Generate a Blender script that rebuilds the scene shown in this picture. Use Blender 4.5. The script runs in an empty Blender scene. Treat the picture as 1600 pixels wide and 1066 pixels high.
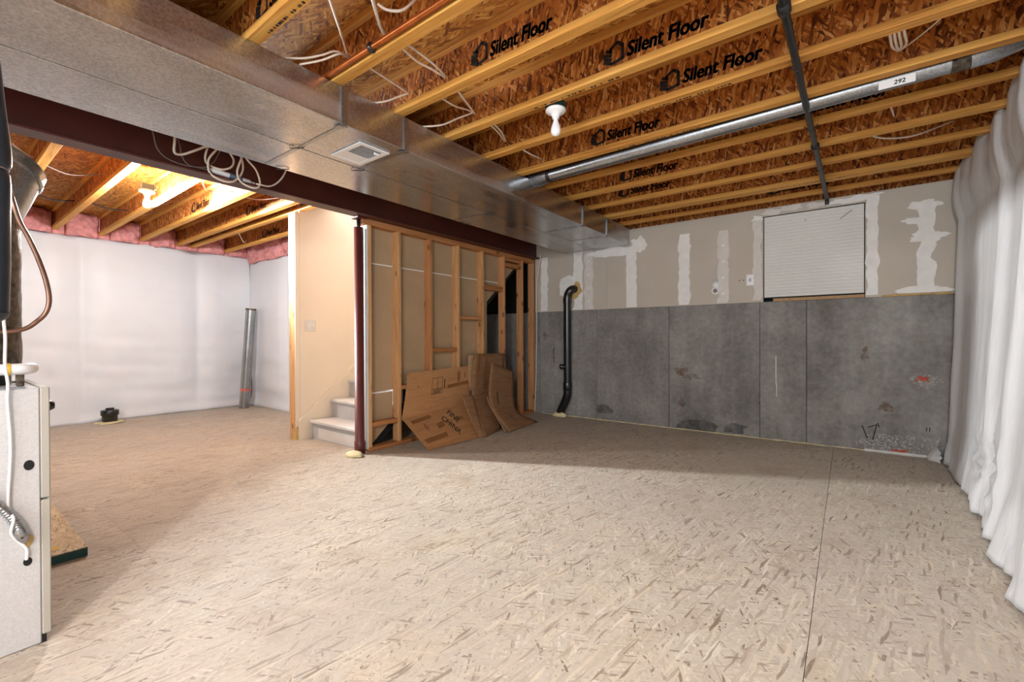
import bpy, bmesh, math, random
from mathutils import Vector, Matrix, noise
random.seed(7)
R = math.radians
scene = bpy.context.scene
COL = scene.collection

# ------------------------------------------------------------------ camera
CAM_H = 1.03
cd = bpy.data.cameras.new('camera'); cam = bpy.data.objects.new('camera', cd); COL.objects.link(cam)
cd.sensor_fit = 'HORIZONTAL'; cd.sensor_width = 36.0; cd.lens = 698.33 / 1600 * 36; cd.clip_start = .05
_yaw, _pit, _rol = R(36.933), R(-.3335), R(-.195)
_f = Vector((-math.sin(_yaw)*math.cos(_pit), math.cos(_yaw)*math.cos(_pit), math.sin(_pit)))
_r0 = Vector((math.cos(_yaw), math.sin(_yaw), 0)); _u0 = _r0.cross(_f)
_r = _r0*math.cos(_rol) + _u0*math.sin(_rol); _u = _u0*math.cos(_rol) - _r0*math.sin(_rol)
_m = Matrix((_r, _u, -_f)).transposed().to_4x4(); _m.translation = (0, 0, CAM_H); cam.matrix_world = _m
scene.camera = cam

# ------------------------------------------------------------------ world, lights, exposure
w = bpy.data.worlds.new('world'); scene.world = w; w.use_nodes = True
w.node_tree.nodes['Background'].inputs[0].default_value = (.75, .85, 1, 1)
w.node_tree.nodes['Background'].inputs[1].default_value = .6
vs = scene.view_settings
vs.view_transform = 'Standard'; vs.look = 'None'; vs.gamma = 1; vs.use_curve_mapping = False
vs.exposure = 0.40
scene.cycles.caustics_reflective = False; scene.cycles.caustics_refractive = False
scene.cycles.max_bounces = 8; scene.cycles.diffuse_bounces = 5; scene.cycles.glossy_bounces = 3; scene.cycles.transmission_bounces = 2
LEFT_BULB_STRENGTH = 2000.0
def light(name, kind, loc, energy, color, **k):
    l = bpy.data.lights.new(name, kind); l.energy = energy; l.color = color
    for a, b in k.items(): setattr(l, a, b)
    o = bpy.data.objects.new(name, l); COL.objects.link(o); o.location = loc
    return o
# ceiling bulb of the part of the room behind the camera
light('rear_bulb_light', 'POINT', (.12, -1.45, 2.25), 165, (.96, .98, 1), shadow_soft_size=.07)
# soft fill lamp added in the unseen wall behind the camera
a = light('rear_fill_light', 'AREA', (-.9, -2.27, 1.55), 68, (.86, .93, 1), shape='RECTANGLE', size=2.2, size_y=1.2)
a.rotation_euler = (R(90), 0, 0)

# extra spot added near the lit left lamp to brighten the main room
a = light('left_fill_spot', 'SPOT', (-5.55, 1.39, 2.27), 880, (.96, .98, 1), shadow_soft_size=.05, spot_size=R(90), spot_blend=.85)
a.rotation_euler = (Vector((1.5, 3.6, 1.25))-Vector((-5.55, 1.39, 2.27))).to_track_quat('-Z', 'Y').to_euler()
# light falling down the stairwell from the storey above
a = light('stairwell_light', 'AREA', (-4.02, 3.5, 2.5), 13, (1, .96, .9), shape='RECTANGLE', size=.85, size_y=1.6)

# ------------------------------------------------------------------ dimensions (metres)
H = 2.346           # underside of the joists
JT = H + .241       # top of the joists
YB = 5.151          # back wall face
ZC = 1.390          # top of the concrete
XS = -3.473         # face of the stud wall
XR = .82            # right wall behind the sheet
XL = -7.62          # left wall
YF = -2.3           # wall behind the camera
YN = 3.20           # insulated wall beside the stairs

# ------------------------------------------------------------------ node helpers
MATS = {}
def newmat(name):
    m = bpy.data.materials.new(name); m.use_nodes = True; nt = m.node_tree
    b = nt.nodes['Principled BSDF']; MATS[name] = m
    return m, nt, b
def nd(nt, typ, ins=None, **props):
    n = nt.nodes.new(typ)
    for k, v in props.items(): setattr(n, k, v)
    if ins:
        for k, v in ins.items():
            s = n.inputs[k]
            if isinstance(v, bpy.types.NodeSocket): nt.links.new(v, s)
            else: s.default_value = v
    return n
def ramp(nt, fac, stops, interp='LINEAR'):
    n = nt.nodes.new('ShaderNodeValToRGB'); cr = n.color_ramp; cr.interpolation = interp
    while len(cr.elements) > 1: cr.elements.remove(cr.elements[-1])
    for i, (p, c) in enumerate(stops):
        e = cr.elements[0] if i == 0 else cr.elements.new(p)
        e.position = p; e.color = (*c, 1) if len(c) == 3 else c
    nt.links.new(fac, n.inputs[0]); return n.outputs[0]
def mixc(nt, fac, a, b, blend='MIX'):
    n = nd(nt, 'ShaderNodeMix', data_type='RGBA', blend_type=blend)
    for s, v in ((n.inputs[0], fac), (n.inputs[6], a), (n.inputs[7], b)):
        if isinstance(v, bpy.types.NodeSocket): nt.links.new(v, s)
        else: s.default_value = v if not isinstance(v, tuple) or len(v) == 4 else (*v, 1)
    return n.outputs[2]
def mth(nt, op, a, b=0.0, c=None):
    n = nd(nt, 'ShaderNodeMath', operation=op)
    for i, v in enumerate((a, b) if c is None else (a, b, c)):
        if isinstance(v, bpy.types.NodeSocket): nt.links.new(v, n.inputs[i])
        else: n.inputs[i].default_value = v
    return n.outputs[0]
def bump(nt, b, h, strength=.2, dist=.01):
    n = nd(nt, 'ShaderNodeBump', {'Height': h, 'Strength': strength, 'Distance': dist})
    nt.links.new(n.outputs[0], b.inputs['Normal'])
def coords(nt):
    tc = nd(nt, 'ShaderNodeTexCoord'); oi = nd(nt, 'ShaderNodeObjectInfo')
    off = nd(nt, 'ShaderNodeVectorMath', operation='SCALE')
    cx = nd(nt, 'ShaderNodeCombineXYZ', {0: oi.outputs['Random'], 1: oi.outputs['Random'], 2: oi.outputs['Random']})
    nt.links.new(cx.outputs[0], off.inputs[0]); off.inputs[3].default_value = 37.0
    ad = nd(nt, 'ShaderNodeVectorMath', {0: tc.outputs['Object'], 1: off.outputs[0]}, operation='ADD')
    return ad.outputs[0], oi.outputs['Random']
def nz(nt, vec, scale, detail=3, rough=.55, dist=0):
    return nd(nt, 'ShaderNodeTexNoise', {'Vector': vec, 'Scale': scale, 'Detail': detail, 'Roughness': rough, 'Distortion': dist}).outputs['Fac']
def scl(nt, vec, s):
    return nd(nt, 'ShaderNodeVectorMath', {0: vec, 1: s}, operation='MULTIPLY').outputs[0]

def sr(r, g, b):        # sRGB 0-255 -> linear
    return tuple((c/255/12.92 if c/255 <= .04045 else ((c/255+.055)/1.055)**2.4) for c in (r, g, b))

def mat_plain(name, col, rough=.5, metal=0.0, var=.12, nscale=8, bmp=0.0, spec=None):
    m, nt, b = newmat(name); v, rnd = coords(nt)
    n = nz(nt, v, nscale, 4)
    lo = tuple(c*(1-var) for c in col); hi = tuple(min(1, c*(1+var)) for c in col)
    nt.links.new(ramp(nt, n, [(.3, lo), (.7, hi)]), b.inputs['Base Color'])
    b.inputs['Roughness'].default_value = rough; b.inputs['Metallic'].default_value = metal
    if spec is not None: b.inputs['Specular IOR Level'].default_value = spec
    if bmp: bump(nt, b, nz(nt, v, nscale*6, 3), bmp, .004)
    return m

def mat_osb(name, plane, stops, layers, dirt=None, rough=.7, bmp=.25, spec=.3, warp=.03):
    m, nt, b = newmat(name); v, rnd = coords(nt)
    sp = nd(nt, 'ShaderNodeSeparateXYZ', {0: v})
    pq = {'z': (0, 1), 'y': (0, 2), 'x': (1, 2)}[plane]
    p2 = nd(nt, 'ShaderNodeCombineXYZ', {0: sp.outputs[pq[0]], 1: sp.outputs[pq[1]], 2: 0.0}).outputs[0]
    nn = nd(nt, 'ShaderNodeTexNoise', {'Vector': p2, 'Scale': 9.0, 'Detail': 2.0}, noise_dimensions='2D')
    dv = nd(nt, 'ShaderNodeVectorMath', {0: nn.outputs['Color'], 1: (.5, .5, .5)}, operation='SUBTRACT').outputs[0]
    dv = nd(nt, 'ShaderNodeVectorMath', {0: dv, 3: warp}, operation='SCALE').outputs[0]
    p2 = nd(nt, 'ShaderNodeVectorMath', {0: p2, 1: dv}, operation='ADD').outputs[0]
    colr = None; hgt = None
    for i, (ang, sl, sw, thr) in enumerate(layers):
        rv = nd(nt, 'ShaderNodeVectorRotate', {'Vector': p2, 'Angle': R(ang)}, rotation_type='Z_AXIS').outputs[0]
        rv = nd(nt, 'ShaderNodeVectorMath', {0: rv, 1: (sl, sw, 1), }, operation='MULTIPLY').outputs[0]
        rv = nd(nt, 'ShaderNodeVectorMath', {0: rv, 1: (i*13.7, i*5.3, 0)}, operation='ADD').outputs[0]
        vo = nd(nt, 'ShaderNodeTexVoronoi', {'Vector': rv, 'Scale': 1.0}, voronoi_dimensions='2D')
        sc = nd(nt, 'ShaderNodeSeparateColor', {0: vo.outputs['Color']})
        gr = nd(nt, 'ShaderNodeTexNoise', {'Vector': nd(nt, 'ShaderNodeVectorMath', {0: rv, 1: (1, 9, 1)}, operation='MULTIPLY').outputs[0], 'Scale': 1.3, 'Detail': 2.0}, noise_dimensions='2D').outputs['Fac']
        val = mth(nt, 'ADD', sc.outputs[0], mth(nt, 'MULTIPLY', mth(nt, 'SUBTRACT', gr, .5), .35))
        c = ramp(nt, val, stops)
        edge = mth(nt, 'MULTIPLY', mth(nt, 'GREATER_THAN', vo.outputs['Distance'], .62), .0)
        if colr is None: colr = c; hgt = sc.outputs[2]
        else:
            k = mth(nt, 'GREATER_THAN', sc.outputs[1], thr)
            colr = mixc(nt, k, colr, c)
            hgt = nd(nt, 'ShaderNodeMix', {0: k, 2: hgt, 3: mth(nt, 'ADD', sc.outputs[2], i*.4)}).outputs[0]
    if dirt:
        for (sc_, lo, hi, dc, amt) in dirt:
            f = ramp(nt, nz(nt, v, sc_, 5, .6), [(lo, (0, 0, 0)), (hi, (1, 1, 1))])
            colr = mixc(nt, mth(nt, 'MULTIPLY', f, amt), colr, dc)
    nt.links.new(colr, b.inputs['Base Color']); b.inputs['Roughness'].default_value = rough
    b.inputs['Specular IOR Level'].default_value = spec
    if bmp: bump(nt, b, hgt, bmp, .003)
    return m

def mat_wood(name, axis, stops, rough=.65, knots=True, along=2.0, across=34.0, lines=0):
    m, nt, b = newmat(name); v, rnd = coords(nt)
    s = [across]*3; s['xyz'.index(axis)] = along
    g = nz(nt, scl(nt, v, tuple(s)), 1.0, 4, .6, .6)
    s2 = [c*4 for c in s]; fine = nz(nt, scl(nt, v, tuple(s2)), 1.0, 2)
    f = mth(nt, 'ADD', mth(nt, 'MULTIPLY', g, .75), mth(nt, 'MULTIPLY', fine, .25))
    f = mth(nt, 'ADD', f, mth(nt, 'MULTIPLY', mth(nt, 'SUBTRACT', rnd, .5), .16))
    c = ramp(nt, f, stops)
    if knots:
        ks = [9.0]*3; ks['xyz'.index(axis)] = 4.5
        vo = nd(nt, 'ShaderNodeTexVoronoi', {'Vector': scl(nt, v, tuple(ks)), 'Scale': 1.0})
        kf = ramp(nt, vo.outputs['Distance'], [(.10, (1, 1, 1)), (.2, (0, 0, 0))])
        c = mixc(nt, mth(nt, 'MULTIPLY', kf, .7), c, tuple(x*.28 for x in stops[0][1]))
    nt.links.new(c, b.inputs['Base Color']); b.inputs['Roughness'].default_value = rough
    b.inputs['Specular IOR Level'].default_value = .3
    bump(nt, b, f, .15, .003)
    return m

def mat_metal(name, col, rough=.35, spangle=60, stain=None, metal=1.0, smooth=False):
    m, nt, b = newmat(name); v, rnd = coords(nt)
    vo = nd(nt, 'ShaderNodeTexVoronoi', {'Vector': v, 'Scale': float(spangle)})
    s = nd(nt, 'ShaderNodeSeparateColor', {0: vo.outputs['Color']}).outputs[0]
    n = nz(nt, v, 3.5, 4)
    f = mth(nt, 'ADD', mth(nt, 'MULTIPLY', s, .45), mth(nt, 'MULTIPLY', n, .55))
    c = ramp(nt, f, [(.25, tuple(x*.74 for x in col)), (.75, tuple(min(1, x*1.15) for x in col))])
    ro = mth(nt, 'ADD', mth(nt, 'MULTIPLY', n, .2), rough-.1)
    if stain:
        # dried drips and chalky oxide, long along the duct
        st = nz(nt, scl(nt, v, (3.2, .35, 3.2)), 1.0, 4, .55, .3)
        k = ramp(nt, st, [(.5, (0, 0, 0)), (.62, (1, 1, 1))])
        c = mixc(nt, mth(nt, 'MULTIPLY', k, .55), c, stain)
        ro = mth(nt, 'ADD', ro, mth(nt, 'MULTIPLY', k, .2))
        sp = ramp(nt, nz(nt, scl(nt, v, (9, 5, 9)), 1.0, 4, .7), [(.7, (0, 0, 0)), (.78, (1, 1, 1))])
        c = mixc(nt, mth(nt, 'MULTIPLY', sp, .35), c, (.05, .048, .042))
    nt.links.new(c, b.inputs['Base Color']); nt.links.new(ro, b.inputs['Roughness'])
    b.inputs['Metallic'].default_value = metal
    if not smooth: bump(nt, b, nz(nt, scl(nt, v, (2.2, .9, 2.2)), 1.0, 2), .05, .03)
    return m

# ------------------------------------------------------------------ materials
osb_floor = mat_osb('osb_floor', 'z',
    [(.0, sr(112, 96, 84)), (.03, sr(150, 134, 118)), (.12, sr(180, 168, 152)), (.45, sr(191, 182, 168)), (.75, sr(198, 189, 175)), (.92, sr(205, 192, 168)), (1, sr(214, 208, 198))],
    [(82, 15, 125, 0), (112, 16, 140, .3), (35, 17, 130, .5), (62, 14, 115, .5), (150, 17, 130, .68), (97, 12, 105, .65)],
    dirt=[(.9, .42, .7, sr(178, 168, 157), .6), (3.1, .56, .75, sr(146, 124, 100), .4), (1.7, .55, .72, sr(200, 178, 142), .2), (60, .45, .75, sr(168, 152, 134), .35)], rough=.62, bmp=.12, warp=.016)
osb_web = mat_osb('osb_web', 'y',
    [(.0, sr(70, 32, 10)), (.12, sr(118, 62, 22)), (.4, sr(160, 92, 36)), (.65, sr(184, 110, 44)), (.88, sr(204, 134, 64)), (1, sr(226, 172, 108))],
    [(78, 18, 85, 0), (110, 20, 95, .4), (48, 22, 95, .58), (100, 16, 75, .7)], rough=.6, bmp=.3, warp=.02)
osb_sub = mat_osb('osb_subfloor', 'z',
    [(.0, sr(112, 62, 22)), (.15, sr(156, 96, 36)), (.5, sr(186, 124, 50)), (.8, sr(202, 144, 66)), (1, sr(216, 166, 90))],
    [(5, 14, 85, 0), (28, 16, 90, .4), (-22, 16, 90, .55)],
    dirt=[(2.2, .62, .76, sr(74, 44, 20), .4)], rough=.65, warp=.018)
osb_slab = mat_osb('osb_slab', 'z',
    [(.0, sr(160, 134, 100)), (.2, sr(190, 166, 130)), (.7, sr(204, 184, 150)), (1, sr(216, 200, 170))],
    [(5, 12, 110, 0), (18, 14, 120, .4), (-15, 14, 110, .55)], rough=.6, warp=.012)
lvl = mat_wood('joist_flange_wood', 'x', [(.25, sr(158, 98, 40)), (.45, sr(206, 146, 68)), (.6, sr(220, 166, 86)), (.8, sr(232, 188, 112))], knots=False, along=1.6, across=42)
stud_w = mat_wood('stud_wood', 'z', [(.25, sr(142, 90, 54)), (.5, sr(188, 132, 86)), (.8, sr(208, 160, 114))])
plate_w = mat_wood('plate_wood', 'y', [(.25, sr(134, 80, 42)), (.5, sr(180, 120, 72)), (.8, sr(200, 146, 98))])
pale_w = mat_wood('end_stud_wood', 'z', [(.25, sr(158, 108, 66)), (.5, sr(202, 154, 104)), (.8, sr(220, 182, 136))])

def mat_concrete():
    m, nt, b = newmat('concrete'); v, rnd = coords(nt)
    n1 = nz(nt, v, 1.6, 6, .62); n2 = nz(nt, v, 26, 4, .6)
    n3 = nz(nt, scl(nt, v, (5, 5, .7)), 1.0, 4)
    f = mth(nt, 'ADD', mth(nt, 'MULTIPLY', n1, .5), mth(nt, 'ADD', mth(nt, 'MULTIPLY', n2, .22), mth(nt, 'MULTIPLY', n3, .28)))
    c = ramp(nt, f, [(.32, sr(92, 90, 87)), (.45, sr(122, 120, 117)), (.55, sr(143, 141, 137)), (.68, sr(170, 168, 164))])
    pit = nd(nt, 'ShaderNodeTexVoronoi', {'Vector': v, 'Scale': 34.0}).outputs['Distance']
    pm = mth(nt, 'MULTIPLY', ramp(nt, pit, [(.07, (1, 1, 1)), (.12, (0, 0, 0))]), ramp(nt, nz(nt, v, 5, 3), [(.52, (0, 0, 0)), (.6, (1, 1, 1))]))
    c = mixc(nt, mth(nt, 'MULTIPLY', pm, .6), c, sr(66, 62, 58))
    ru = mth(nt, 'MULTIPLY', ramp(nt, nz(nt, v, 2.3, 5, .7), [(.62, (0, 0, 0)), (.74, (1, 1, 1))]), .5)
    c = mixc(nt, ru, c, sr(124, 98, 76))
    nt.links.new(c, b.inputs['Base Color']); b.inputs['Roughness'].default_value = .85
    b.inputs['Specular IOR Level'].default_value = .2
    bump(nt, b, mth(nt, 'SUBTRACT', n2, pm), .25, .006)
    return m
concrete = mat_concrete()

drywall = mat_plain('drywall_paper', sr(194, 186, 174), .85, var=.05, nscale=2.5, spec=.2)
drywall_tan = mat_plain('drywall_backing_paper', sr(176, 150, 118), .85, var=.08, nscale=3, spec=.2)
paint_cream = mat_plain('cream_wall_paint', sr(224, 211, 192), .75, var=.03, nscale=2, spec=.25)
mud = mat_plain('joint_compound', sr(236, 235, 232), .8, var=.05, nscale=14, bmp=.15, spec=.2)
mud_thin = mat_plain('joint_compound_thin', sr(218, 214, 208), .8, var=.06, nscale=14, bmp=.15, spec=.2)
board_w = mat_plain('white_board', sr(222, 222, 218), .6, var=.03, nscale=4)
white_p = mat_plain('white_plastic', sr(236, 236, 236), .35, var=.02)
cable_w = mat_plain('white_cable_jacket', sr(228, 214, 198), .45, var=.05, nscale=30)
cable_g = mat_plain('grey_cable_jacket', sr(120, 108, 104), .5)
galv = mat_metal('galvanised_steel', (.50, .505, .515), .24, 130, (.70, .70, .70), metal=.95, smooth=True)
galv_round = mat_metal('galvanised_round', (.40, .42, .44), .34, 160, smooth=True)
galv_dull = mat_plain('dull_foil', sr(96, 86, 74), .42, metal=.75, var=.75, nscale=38, bmp=.5)
steel_red = mat_plain('red_primer_steel', sr(74, 30, 23), .45, var=.2, nscale=5, spec=.5)
post_red = mat_plain('red_primer_post', sr(96, 44, 40), .42, var=.15, nscale=6, spec=.5)
black_p = mat_plain('black_plastic_pipe', sr(26, 26, 28), .25, var=.2, spec=.6)
black_i = mat_plain('black_iron', sr(42, 40, 40), .4, metal=.4, var=.25, nscale=20)
foam_black = mat_plain('black_foam_insulation', sr(38, 46, 56), .38, var=.15, nscale=12, bmp=.1, spec=.5)
copper = mat_plain('copper', sr(196, 112, 58), .32, metal=.85, var=.18, nscale=10)
copper_d = mat_plain('aged_copper', sr(124, 92, 76), .35, metal=.7, var=.2, nscale=10)
foam_y = mat_plain('spray_foam', sr(224, 212, 168), .8, var=.12, nscale=20, bmp=.4)
foam_d = mat_plain('aged_spray_foam', sr(196, 166, 106), .8, var=.2, nscale=20, bmp=.4)
pink = mat_plain('pink_fibreglass', sr(220, 152, 152), .95, var=.25, nscale=22, bmp=.8, spec=.1)
dark = mat_plain('dark_void', sr(14, 13, 13), .8)
ink = mat_plain('black_print', sr(22, 21, 20), .7, var=.3, nscale=40)
ink_b = mat_plain('brown_print', sr(74, 48, 30), .8, var=.2, nscale=40)
card = mat_wood('cardboard', 'y', [(.2, sr(150, 106, 66)), (.5, sr(176, 128, 84)), (.8, sr(190, 142, 96))], knots=False, along=3, across=24, rough=.8)
card2 = mat_wood('dark_cardboard', 'y', [(.2, sr(122, 88, 60)), (.5, sr(146, 108, 76)), (.8, sr(160, 122, 88))], knots=False, along=3, across=24, rough=.85)  # cardboard in a darker brown tone
card_e = mat_plain('cardboard_edge', sr(176, 142, 106), .85, var=.2, nscale=60)
tape = mat_plain('packing_tape', sr(134, 88, 48), .35, var=.1)
furn_grey = mat_plain('furnace_side_steel', sr(190, 190, 190), .5, var=.09, nscale=160, spec=.4)
furn_door = mat_plain('furnace_door_paint', sr(172, 168, 158), .45, var=.04)
teal = mat_plain('teal_edge_paint', sr(22, 66, 66), .6, var=.15)
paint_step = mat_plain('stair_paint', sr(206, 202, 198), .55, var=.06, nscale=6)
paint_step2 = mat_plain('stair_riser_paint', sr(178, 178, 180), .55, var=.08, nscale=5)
yellow_m = mat_plain('yellow_mark', sr(210, 170, 40), .6)

def mat_stain(name, col, lo, hi, scale):
    m, nt, b = newmat(name); v, rnd = coords(nt)
    n = nz(nt, v, scale, 5, .7)
    b.inputs['Base Color'].default_value = (*col, 1); b.inputs['Roughness'].default_value = .9; b.inputs['Specular IOR Level'].default_value = .1
    nt.links.new(ramp(nt, n, [(lo, (0, 0, 0)), (hi, (.75, .75, .75))]), b.inputs['Alpha'])
    return m
orange_m = mat_stain('orange_marking_paint', sr(214, 84, 60), .40, .52, 45)
rust_m = mat_stain('rust_stain', sr(132, 104, 80), .34, .72, 22)
damp_m = mat_stain('damp_patch', sr(84, 84, 82), .30, .75, 12)
agg = mat_stain('exposed_aggregate', sr(206, 204, 200), .48, .6, 70)
scuff_m = mat_plain('grey_scuff', sr(140, 140, 138), .7)
chalk = mat_plain('chalk_mark', sr(216, 214, 210), .9)
blue_m = mat_plain('blue_grey_plastic', sr(92, 112, 134), .4)
red_m = mat_plain('red_label', sr(206, 120, 110), .5)

def mat_sheet(name, col, rough, trans, wr, scale):
    m, nt, b = newmat(name); v, rnd = coords(nt)
    n = nz(nt, v, 2.0, 4)
    nt.links.new(ramp(nt, n, [(.3, tuple(c*.95 for c in col)), (.7, col)]), b.inputs['Base Color'])
    b.inputs['Roughness'].default_value = rough; b.inputs['Specular IOR Level'].default_value = .45
    f = nz(nt, scl(nt, v, scale), 1.0, 5, .6, .8)
    bump(nt, b, f, wr, .02)
    return m
sheet_m = mat_sheet('white_plastic_sheet', sr(206, 207, 208), .38, 0, .5, (5, 5, 1.6))
blanket_m = mat_sheet('white_insulation_facing', sr(226, 231, 238), .45, 0, .22, (3, 3, 4))

def mat_emit(name, col, strength):
    m, nt, b = newmat(name)
    b.inputs['Base Color'].default_value = (*col, 1)
    b.inputs['Emission Color'].default_value = (*col, 1); b.inputs['Emission Strength'].default_value = strength
    return m
bulb_on = mat_emit('lit_bulb', (1, .985, .96), LEFT_BULB_STRENGTH)
bulb_off = mat_plain('unlit_bulb_glass', sr(240, 240, 242), .2, var=.02)

# ------------------------------------------------------------------ geometry helpers
class MB:
    def __init__(s): s.v = []; s.f = []; s.sm = []
    def add(s, vs, fs, smooth=False):
        o = len(s.v); s.v += [tuple(p) for p in vs]
        for f in fs: s.f.append(tuple(i+o for i in f)); s.sm.append(smooth)
        return s
    def box(s, x0, x1, y0, y1, z0, z1):
        vs = [(x, y, z) for z in (z0, z1) for y in (y0, y1) for x in (x0, x1)]
        return s.add(vs, [(0, 2, 3, 1), (4, 5, 7, 6), (0, 1, 5, 4), (2, 6, 7, 3), (0, 4, 6, 2), (1, 3, 7, 5)])
    def cbox(s, x0, x1, y0, y1, z0, z1, c=.003):
        bm = bmesh.new(); bmesh.ops.create_cube(bm, size=1)
        for v in bm.verts: v.co = Vector(((x0+x1)/2+v.co.x*(x1-x0), (y0+y1)/2+v.co.y*(y1-y0), (z0+z1)/2+v.co.z*(z1-z0)))
        bmesh.ops.bevel(bm, geom=list(bm.edges), offset=c, segments=1, affect='EDGES')
        bm.verts.index_update()
        s.add([v.co[:] for v in bm.verts], [[v.index for v in f.verts] for f in bm.faces]); bm.free(); return s
    def prism(s, poly, d):      # poly: 3D points of a planar outline, d: extrusion vector
        n = len(poly); d = Vector(d); p = [Vector(q) for q in poly]
        return s.add(p + [q+d for q in p], [tuple(range(n-1, -1, -1)), tuple(range(n, 2*n))] + [(i, (i+1) % n, n+(i+1) % n, n+i) for i in range(n)])
    def tube(s, pts, r, n=8, caps=True):
        pts = [Vector(p) for p in pts]; rr = r if isinstance(r, (list, tuple)) else [r]*len(pts)
        vs = []; fs = []; prev = None
        for i, p in enumerate(pts):
            t = (pts[min(i+1, len(pts)-1)] - pts[max(i-1, 0)])
            t = t.normalized() if t.length > 1e-9 else Vector((0, 0, 1))
            if prev is None:
                a = t.orthogonal().normalized()
            else:
                a = prev - t*prev.dot(t)
                a = a.normalized() if a.length > 1e-6 else t.orthogonal().normalized()
            prev = a; b = t.cross(a)
            for k in range(n):
                an = 2*math.pi*k/n
                vs.append(p + (a*math.cos(an) + b*math.sin(an))*rr[i])
        for i in range(len(pts)-1):
            for k in range(n):
                fs.append((i*n+k, i*n+(k+1) % n, (i+1)*n+(k+1) % n, (i+1)*n+k))
        s.add(vs, fs, True)
        if caps:
            L = len(pts)
            s.add([vs[k] for k in range(n)], [tuple(range(n-1, -1, -1))])
            s.add([vs[(L-1)*n+k] for k in range(n)], [tuple(range(n))])
        return s
    def lathe(s, prof, c=(0, 0, 0), n=20, axis=(0, 0, 1)):  # prof: (radius, height)
        ax = Vector(axis).normalized(); a = ax.orthogonal().normalized(); b = ax.cross(a); c = Vector(c)
        vs = []; fs = []
        for (r, h) in prof:
            for k in range(n):
                an = 2*math.pi*k/n
                vs.append(c + ax*h + (a*math.cos(an)+b*math.sin(an))*max(r, 1e-5))
        for i in range(len(prof)-1):
            for k in range(n): fs.append((i*n+k, i*n+(k+1) % n, (i+1)*n+(k+1) % n, (i+1)*n+k))
        return s.add(vs, fs, True)
    def grid(s, nu, nv, fn, smooth=True, closed=False):
        vs = [fn(i/nu, j/nv) for j in range(nv+1) for i in range(nu+1)]
        fs = [(j*(nu+1)+i, j*(nu+1)+i+1, (j+1)*(nu+1)+i+1, (j+1)*(nu+1)+i) for j in range(nv) for i in range(nu)]
        return s.add(vs, fs, smooth)
    def mesh(s, name):
        me = bpy.data.meshes.new(name); me.from_pydata(s.v, [], s.f); me.update()
        me.polygons.foreach_set('use_smooth', s.sm); me.update(); return me
    def build(s, name, mat, parent=None, keep=False):
        o = bpy.data.objects.new(name, s.mesh(name)); COL.objects.link(o)
        if mat: o.data.materials.append(mat)
        if parent: attach(o, parent)
        return o
def world_off(p):
    o = Vector((0, 0, 0))
    while p: o += Vector(p.location); p = p.parent
    return o
def attach(o, parent):
    o.parent = parent; o.location = Vector(o.location) - world_off(parent)
def tag(o, label=None, cat=None, group=None, kind=None):
    if label: o['label'] = label
    if cat: o['category'] = cat
    if group: o['group'] = group
    if kind: o['kind'] = kind
    return o
def empty(name, loc=(0, 0, 0), parent=None):
    o = bpy.data.objects.new(name, None); COL.objects.link(o); o.location = loc; o.empty_display_size = .1
    if parent: attach(o, parent)
    return o
def link_copy(src, loc, parent):    # another object on the same mesh
    o = src.copy(); COL.objects.link(o); o.parent = parent; o.location = Vector(loc) - world_off(parent) if parent else loc
    return o
def solid(o, t, off=0):
    m = o.modifiers.new('thickness', 'SOLIDIFY'); m.thickness = t; m.offset = off; return o
def spline(pts, per=8):
    p = [Vector(q) for q in pts]; p = [p[0]*2-p[1]] + p + [p[-1]*2-p[-2]]; out = []
    for i in range(1, len(p)-2):
        a, b, c, d = p[i-1:i+3]
        for k in range(per):
            t = k/per
            out.append(.5*((2*b)+(c-a)*t+(2*a-5*b+4*c-d)*t*t+(3*b-a-3*c+d)*t**3))
    out.append(p[-2]); return out
def fn(x, y=0, z=0): return noise.noise(Vector((x, y, z)))
def text_mesh(txt, size, shear=0, bold=0, depth=0):
    cu = bpy.data.curves.new('t', 'FONT'); cu.body = txt; cu.size = size; cu.shear = shear; cu.offset = bold; cu.resolution_u = 3
    o = bpy.data.objects.new('t', cu); COL.objects.link(o)
    bpy.context.view_layer.update()
    me = bpy.data.meshes.new_from_object(o.evaluated_get(bpy.context.evaluated_depsgraph_get()))
    vs = [v.co.copy() for v in me.vertices]; fs = [tuple(p.vertices) for p in me.polygons]
    bpy.data.objects.remove(o); bpy.data.curves.remove(cu); bpy.data.meshes.remove(me)
    return vs, fs
def blob(mb, org, ex, ey, nrm, outline, t):   # irregular flat patch with a little thickness
    org, ex, ey, nrm = (Vector(q) for q in (org, ex, ey, nrm))
    mb.prism([org + ex*a + ey*b for a, b in outline], nrm*t)

# ================================================================== SETTING
# ---------------- floor: OSB sheets laid on a slab
floor = tag(empty('floor'), 'grey tan oriented strand board floor laid in large sheets', None, None, 'structure')
MB().box(XL-.3, XR+.3, YF-.2, YB+.4, -.12, -.0185).build('floor_slab', dark, floor)
seam = -.1067
cols = [seam + 1.2192*k for k in range(-7, 2)]
for ci in range(len(cols)-1):
    x0, x1 = cols[ci], cols[ci+1]
    if x1 < XL-.3 or x0 > XR+.2: continue
    gl = .0011 if abs(x0-seam) < .01 else .0004
    gr = .0011 if abs(x1-seam) < .01 else .0004
    off = 0 if ci % 2 else 1.2192
    y = -3.0 - off
    while y < YB:
        a_, b_ = max(y, YF-.1), min(y+2.4384, YB+.02)
        if b_ - a_ > .05:
            MB().box(max(x0, XL-.2)+gl, min(x1, XR+.2)-gr, a_+.0004, b_-.0004, -.018, 0).build('osb_panel', osb_floor, floor)
        y += 2.4384

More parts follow.
